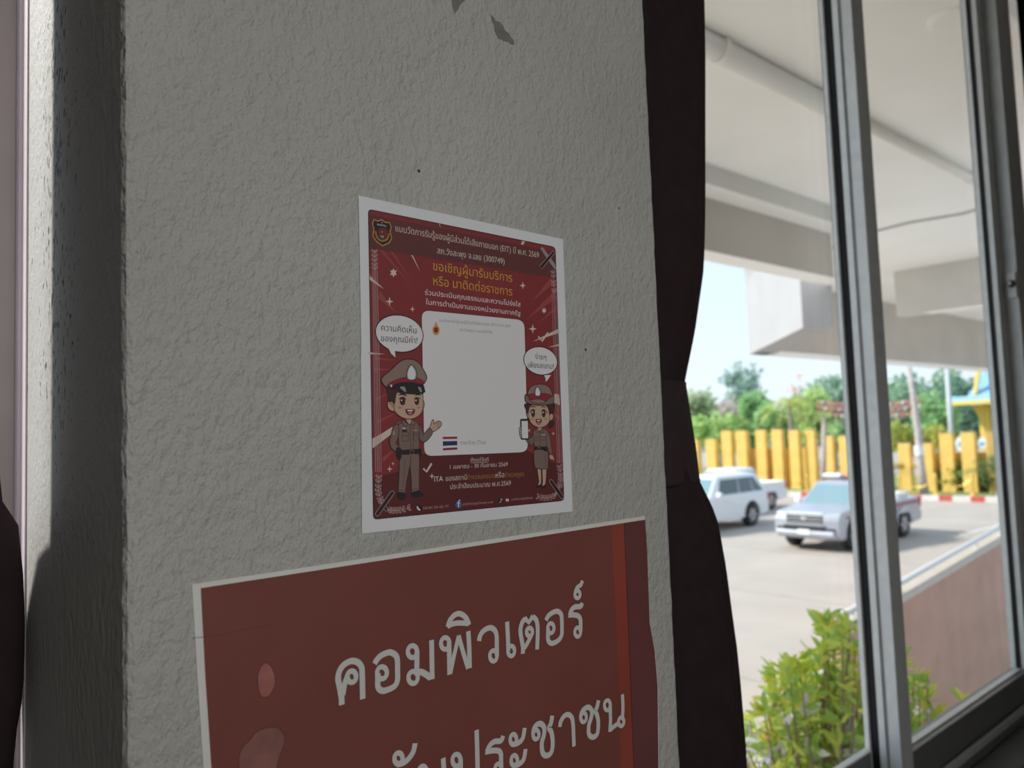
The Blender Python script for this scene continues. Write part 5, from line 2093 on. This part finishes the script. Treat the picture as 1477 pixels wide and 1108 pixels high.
    b.v = [(L2 + 0.03 + q[2], q[0] * 1.4, fz - 0.08 + q[1]) for q in b.v]
    b.build('round_emblem', g)
    for sg in (1, -1):
        b = MB()
        b.extrude([(L2 - 0.07, sg * 0.53, fz - 0.16), (L2 - 0.26, sg * (y - 0.02), fz - 0.10), (L2 - 0.28, sg * (y - 0.03), fz + 0.04), (L2 - 0.07, sg * 0.53, fz + 0.005)], (0.07, 0, 0), LAMP)
        b.build('headlamp', v, bevel=0.015)
        b = MB()
        b.box((L2 - 0.12, sg * 0.72 - 0.10, 0.58), (L2 - 0.03, sg * 0.72 + 0.10, 0.64), DKP)
        b.build('fog_lamp', v, bevel=0.01)
        b = MB()
        b.box((S['cab'][1] - 0.42, sg * (y + 0.02), bz + 0.02), (S['cab'][1] - 0.26, sg * (y + 0.20), bz + 0.19), S.get('mirror', paint))
        b.build('wing_mirror', v, bevel=0.04)
        b = MB()
        b.box((-L2 - 0.005, sg * (y - 0.09) - 0.08, 0.80), (-L2 + 0.10, sg * (y - 0.09) + 0.08, 1.08), TLR)
        b.build('tail_lamp', v, bevel=0.02)
        for hx in S['handles']:
            b = MB()
            b.box((hx - 0.09, sg * (y - 0.025), 0.97), (hx + 0.09, sg * (y + 0.012), 1.0), CHR if S.get('police') else paint)
            b.build('door_handle', v, bevel=0.008)
    b = MB()
    b.box((L2 - 0.02, -0.60, 0.56), (L2 + 0.02, 0.60, 0.70), DKP)
    b.build('lower_grille', v, bevel=0.01)
    b = MB()
    b.box((L2 - 0.10, -y + 0.1, 0.40), (L2 + 0.05, y - 0.1, 0.57), paint)
    b.build('bumper', v, bevel=0.05)
    b = MB()
    b.box((L2 + 0.045, -0.17, 0.47), (L2 + 0.062, 0.17, 0.60), PLT)
    b.build('number_plate', v)
    if S.get('bed'):
        xf, z0, z1 = S['bed'], 0.70, 1.10
        for nm, a_, c_ in (('bed_side', (-L2 + .02, y - 0.16, z0), (xf, y - 0.035, z1)), ('bed_side', (-L2 + .02, -y + 0.035, z0), (xf, -y + 0.16, z1)), ('tailgate', (-L2 + .0, -y + 0.15, z0), (-L2 + .12, y - 0.15, z1))):
            b = MB()
            b.box(a_, c_, paint)
            b.build(nm, v, bevel=0.03)
    if S.get('police'):
        lb = MB()
        lx = rx1 - 0.35
        lb.box((lx - 0.14, -0.60, rz + 0.05), (lx + 0.14, 0.60, rz + 0.09), DKP)
        lo = lb.build('light_bar', v, bevel=0.01)
        for sg, m, nm in ((-1, mat('beacon_white', (0.80, 0.82, 0.86), 0.3), 'white_lens'), (1, mat('beacon_red', (0.66, 0.20, 0.12), 0.25), 'red_lens')):
            b = MB()
            b.box((lx - 0.13, sg * 0.32 - 0.27, rz + 0.09), (lx + 0.13, sg * 0.32 + 0.27, rz + 0.20), m)
            b.build(nm, lo, bevel=0.03)
        MAR = mat('stripe_maroon', (0.32, 0.07, 0.12), 0.4)
        for sg in (1, -1):
            b = MB()
            x_ = [(-L2 + .08, 0.93), (rx, 0.93), (0, 0.86), (fx, 0.80), (fx + ar * .9, 0.86)]
            for i in range(len(x_) - 1):
                (xa, za), (xb_, zb_) = x_[i], x_[i + 1]
                yy = lambda z: sg * (y - 0.07 * max(0, z - .75) + 0.004)
                b.extrude([(xa, yy(za), za), (xb_, yy(zb_), zb_), (xb_, yy(zb_ + .09), zb_ + 0.09), (xa, yy(za + .09), za + 0.09)], (0, -0.012 * sg, 0), MAR)
            b.build('side_stripe', v)
        b = MB()
        b.box((-L2 + 0.35, -y + 0.22, 0.74), (-L2 + 1.15, y - 0.22, 1.26), mat('bed_box_white', (0.74, 0.76, 0.79), 0.4))
        b.build('bed_box', v, bevel=0.03)
    return v


SUV = dict(L=4.8, w=1.86, r=0.39, front_axle=1.42, rear_axle=-1.33, nose=0.95, handles=(0.15, -0.95),
           top=[(2.40, 0.84), (2.26, 1.0), (1.15, 1.13), (-2.25, 1.16), (-2.40, 0.98)], cab=(-2.36, 1.08, -1.98, 0.30, 1.10, 1.78),
           side_glass=((0.50, 0.86, 0.90, 0.50), (0.24, 0.485, 0.485, 0.20), (0.05, 0.225, 0.19, 0.10)))
PICK = dict(L=5.3, w=1.87, r=0.39, front_axle=1.72, rear_axle=-1.40, nose=0.98, handles=(0.35, -0.55), bed=-0.80,
            top=[(2.65, 0.86), (2.50, 1.03), (1.45, 1.14), (-0.80, 1.14), (-0.82, 0.74), (-2.62, 0.74)], cab=(-0.86, 1.36, -0.62, 0.60, 1.10, 1.74),
            side_glass=((0.47, 0.86, 0.90, 0.46), (0.06, 0.45, 0.44, 0.10)))
WHITEP = mat('car_white', (0.76, 0.77, 0.79), 0.25, spec=0.6)
SILVER = mat('car_silver_blue', (0.40, 0.42, 0.47), 0.28, 0.25, spec=0.6)
sv = dict(SUV)
vehicle('suv', (22.05, 15.35, GROUND), math.pi, WHITEP, sv, 'white seven-seat suv parked beside the curtain edge', 'car', 'vehicles parked in the yard')
pk = dict(PICK)
pk['police'] = True
pk['mirror'] = mat('mirror_white', (0.75, 0.75, 0.77), 0.3)
vehicle('pickup_truck', (22.0, 10.35, GROUND), math.pi, SILVER, pk, 'silver police pickup with a light bar and maroon side stripe, behind the mullion', 'pickup', 'vehicles parked in the yard')
pw_ = dict(PICK)
vehicle('pickup_truck', (26.95, 17.6, GROUND), math.pi, WHITEP, pw_, 'white pickup parked behind the white suv, only its bed showing', 'pickup', 'vehicles parked in the yard')

# ------------------------------------------------------------------ planting just outside the window
LG1 = leafmat('bush_bright', (0.56, 0.62, 0.12), 0.22)
LG2 = leafmat('bush_green', (0.38, 0.54, 0.13), 0.22)
LG3 = leafmat('bush_yellow', (0.70, 0.64, 0.14), 0.2)
TWIG = mat('twig', (0.34, 0.24, 0.17), 0.85)


def leaf(b, p, d, L_, wd, m, rg):
    d = Vector(d).normalized()
    s = d.cross(Vector((rg.gauss(0, 1), rg.gauss(0, 1), rg.gauss(0, 1)))).normalized()
    n = d.cross(s)
    p = Vector(p)
    a = p + d * L_ * 0.35 + s * wd * 0.5 + n * wd * .14
    c = p + d * L_ * 0.35 - s * wd * 0.5 + n * wd * .14
    e_ = p + d * L_ * 0.72 + s * wd * 0.38 + n * wd * .05
    f = p + d * L_ * 0.72 - s * wd * 0.38 + n * wd * .05
    m0 = p + d * L_ * 0.35
    m1 = p + d * L_ * 0.72
    t = p + d * L_ - n * wd * .25
    b.add([p, a, m0, c, e_, m1, f, t], [(0, 1, 2), (0, 2, 3), (1, 4, 5, 2), (2, 5, 6, 3), (4, 7, 5), (5, 7, 6)], m)


def bush(name, label, base, tips, seed, mats_, L_=0.062, nl=12):
    rg = random.Random(seed)
    root = empty(name, base)
    tag(root, label, 'shrub')
    B0 = Vector(base)
    fb, sb = MB(), MB()
    fb.flat = True
    for tip in tips:
        T_ = Vector(tip) - B0
        mid = Vector((T_.x * 0.45, T_.y * 0.45, T_.z * 0.72)) + Vector((rg.uniform(-.05, .05), rg.uniform(-.05, .05), 0))
        near = mid.lerp(T_, 0.62) + Vector((rg.uniform(-.02, .02), rg.uniform(-.02, .02), 0.01))
        sb.tube([(T_.x * .06, T_.y * .06, 0), tuple(mid), tuple(near), tuple(T_)], [0.012, 0.007, 0.0045, 0.002], TWIG, 5, False)
        for k in range(nl):
            t = rg.uniform(0.45, 1.0)
            p = near.lerp(T_, (t - .45) / .55) if t > .45 else near
            d = Vector((rg.gauss(0, 1), rg.gauss(0, 1), rg.gauss(0.35, .7)))
            m = rg.choices(mats_[0], mats_[1])[0]
            leaf(fb, p, d, L_ * rg.uniform(.6, 1.2), L_ * rg.uniform(.30, .42), m, rg)
        for k in range(nl // 2):
            d = Vector((rg.gauss(0, 1), rg.gauss(0, 1), rg.gauss(0.7, .6)))
            leaf(fb, T_, d, L_ * rg.uniform(.7, 1.25), L_ * rg.uniform(.28, .4), rg.choices(mats_[0], mats_[1])[0], rg)
    f = fb.build('foliage', root)
    f['kind'] = 'stuff'
    sb.build('stems', root)
    return root


rg = random.Random(21)
top_line = interp([(1042, 1092), (1060, 1040), (1075, 1052), (1090, 1036), (1108, 1000), (1116, 974), (1138, 956), (1158, 944), (1176, 902), (1196, 889), (1212, 905), (1226, 898), (1240, 936), (1262, 940), (1278, 912), (1292, 930), (1306, 955)])
tips = [at_depth(x, y, d) for x, y, d in ((1194, 893, 2.55), (1186, 905, 2.55), (1226, 901, 2.6), (1216, 912, 2.6), (1204, 921, 2.55), (1190, 938, 2.5), (1222, 945, 2.6), (1140, 960, 2.5), (1118, 975, 2.5), (1112, 1000, 2.45), (1150, 952, 2.5), (1160, 968, 2.5))]
for _ in range(84):
    x = rg.uniform(1086, 1262)
    y = rg.uniform(top_line(x) + 8, 1150)
    tips.append(at_depth(x, y, rg.uniform(2.25, 2.75)))
bc = at_depth(1190, 1090, 2.5)
bush('leafy_shrub', 'tall bright yellow-green shrub close outside the left window pane', (bc[0], bc[1], GROUND), tips, 3, ([LG1, LG2, LG3], [5, 3, 1.4]))
tips = [at_depth(x, y, rg.uniform(2.5, 2.75)) for x, y in ((1281, 912), (1286, 935), (1300, 950), (1308, 965), (1318, 975), (1296, 975), (1284, 960), (1310, 995), (1325, 990), (1338, 985), (1300, 1005), (1288, 1020), (1340, 1012), (1334, 1002), (1352, 1035), (1388, 1012))]
bc = at_depth(1290, 1060, 2.6)
bush('leafy_shrub', 'thin-leaved shrub in front of the pink ramp wall, right of the mullion', (bc[0], bc[1], GROUND), tips, 4, ([LG1, LG2, LG3], [3, 4, 1.6]), 0.062, 9)
WB = mat('white_bract', (0.82, 0.80, 0.84), 0.6, trans=0.2)
tips = [at_depth(rg.uniform(1160, 1262), rg.uniform(1040, 1130), rg.uniform(2.3, 2.9)) for _ in range(26)] + [at_depth(x, y, 2.3) for x, y in ((1131, 1046), (1073, 1068), (1066, 1072), (1094, 1100), (1104, 1098), (1132, 1098), (1162, 1032))] + [at_depth(x, y, 2.9) for x, y in ((1279, 1016), (1290, 1018), (1306, 1028), (1318, 1030), (1300, 1038), (1286, 1034), (1332, 1022))]
bc = at_depth(1240, 1090, 2.95)
bush('white_shrub', 'low shrub with white bracts behind the yellow-green shrub', (bc[0], bc[1], GROUND), tips, 6, ([WB, LG2], [5, 2]), 0.065, 9)
tips = [at_depth(rg.uniform(1268, 1330), rg.uniform(1045, 1120), rg.uniform(2.7, 2.9)) for _ in range(22)]
bc = at_depth(1300, 1100, 2.8)
bush('green_shrub', 'deep green low shrub under the right pane, beside the mullion', (bc[0], bc[1], GROUND), tips, 7, ([LG2], [1]), 0.09, 10)
TEAL = leafmat('teal', (0.24, 0.46, 0.36), 0.2)
tips = [at_depth(rg.uniform(1044, 1112), rg.uniform(1078, 1140), rg.uniform(2.5, 2.7)) for _ in range(22)]
bc = at_depth(1078, 1110, 2.6)
bush('teal_shrub', 'blue-green low plant at the foot of the curtain edge', (bc[0], bc[1], GROUND), tips, 8, ([TEAL, LG2], [4, 1]), 0.085, 9)
tips = [at_depth(x, y, 2.5) for x, y in ((1060, 1036), (1070, 1042), (1082, 1040), (1064, 1058), (1078, 1062), (1054, 1070), (1050, 1085), (1090, 1072))]
bush('small_shrub', 'small sparse shrub between the curtain and the yellow-green shrub', (bc[0] + 0.1, bc[1] - 0.1, GROUND), tips, 9, ([LG1, LG3, WB], [4, 1, 1]), 0.06, 7)
c_ = at_depth(1112, 1058, 2.62)
b = MB()
rr = 0.038
b.lathe([(rr * math.sin(t * math.pi / 20), rr * 0.9 * math.cos(t * math.pi / 20)) for t in range(0, 12)], mat('red_plastic', (0.62, 0.10, 0.12), 0.4), 20)
b.v = [(c_[0] + v[0] * 1.25, c_[1] + v[1] * 1.25, c_[2] + v[2] - 0.01) for v in b.v]
b.tube([(c_[0], c_[1], GROUND), (c_[0], c_[1], c_[2])], 0.006, TWIG, 6)
tag(b.build('red_cap', smooth=True), 'rounded red cap half hidden among the leaves at bottom left of the pane', 'cap')
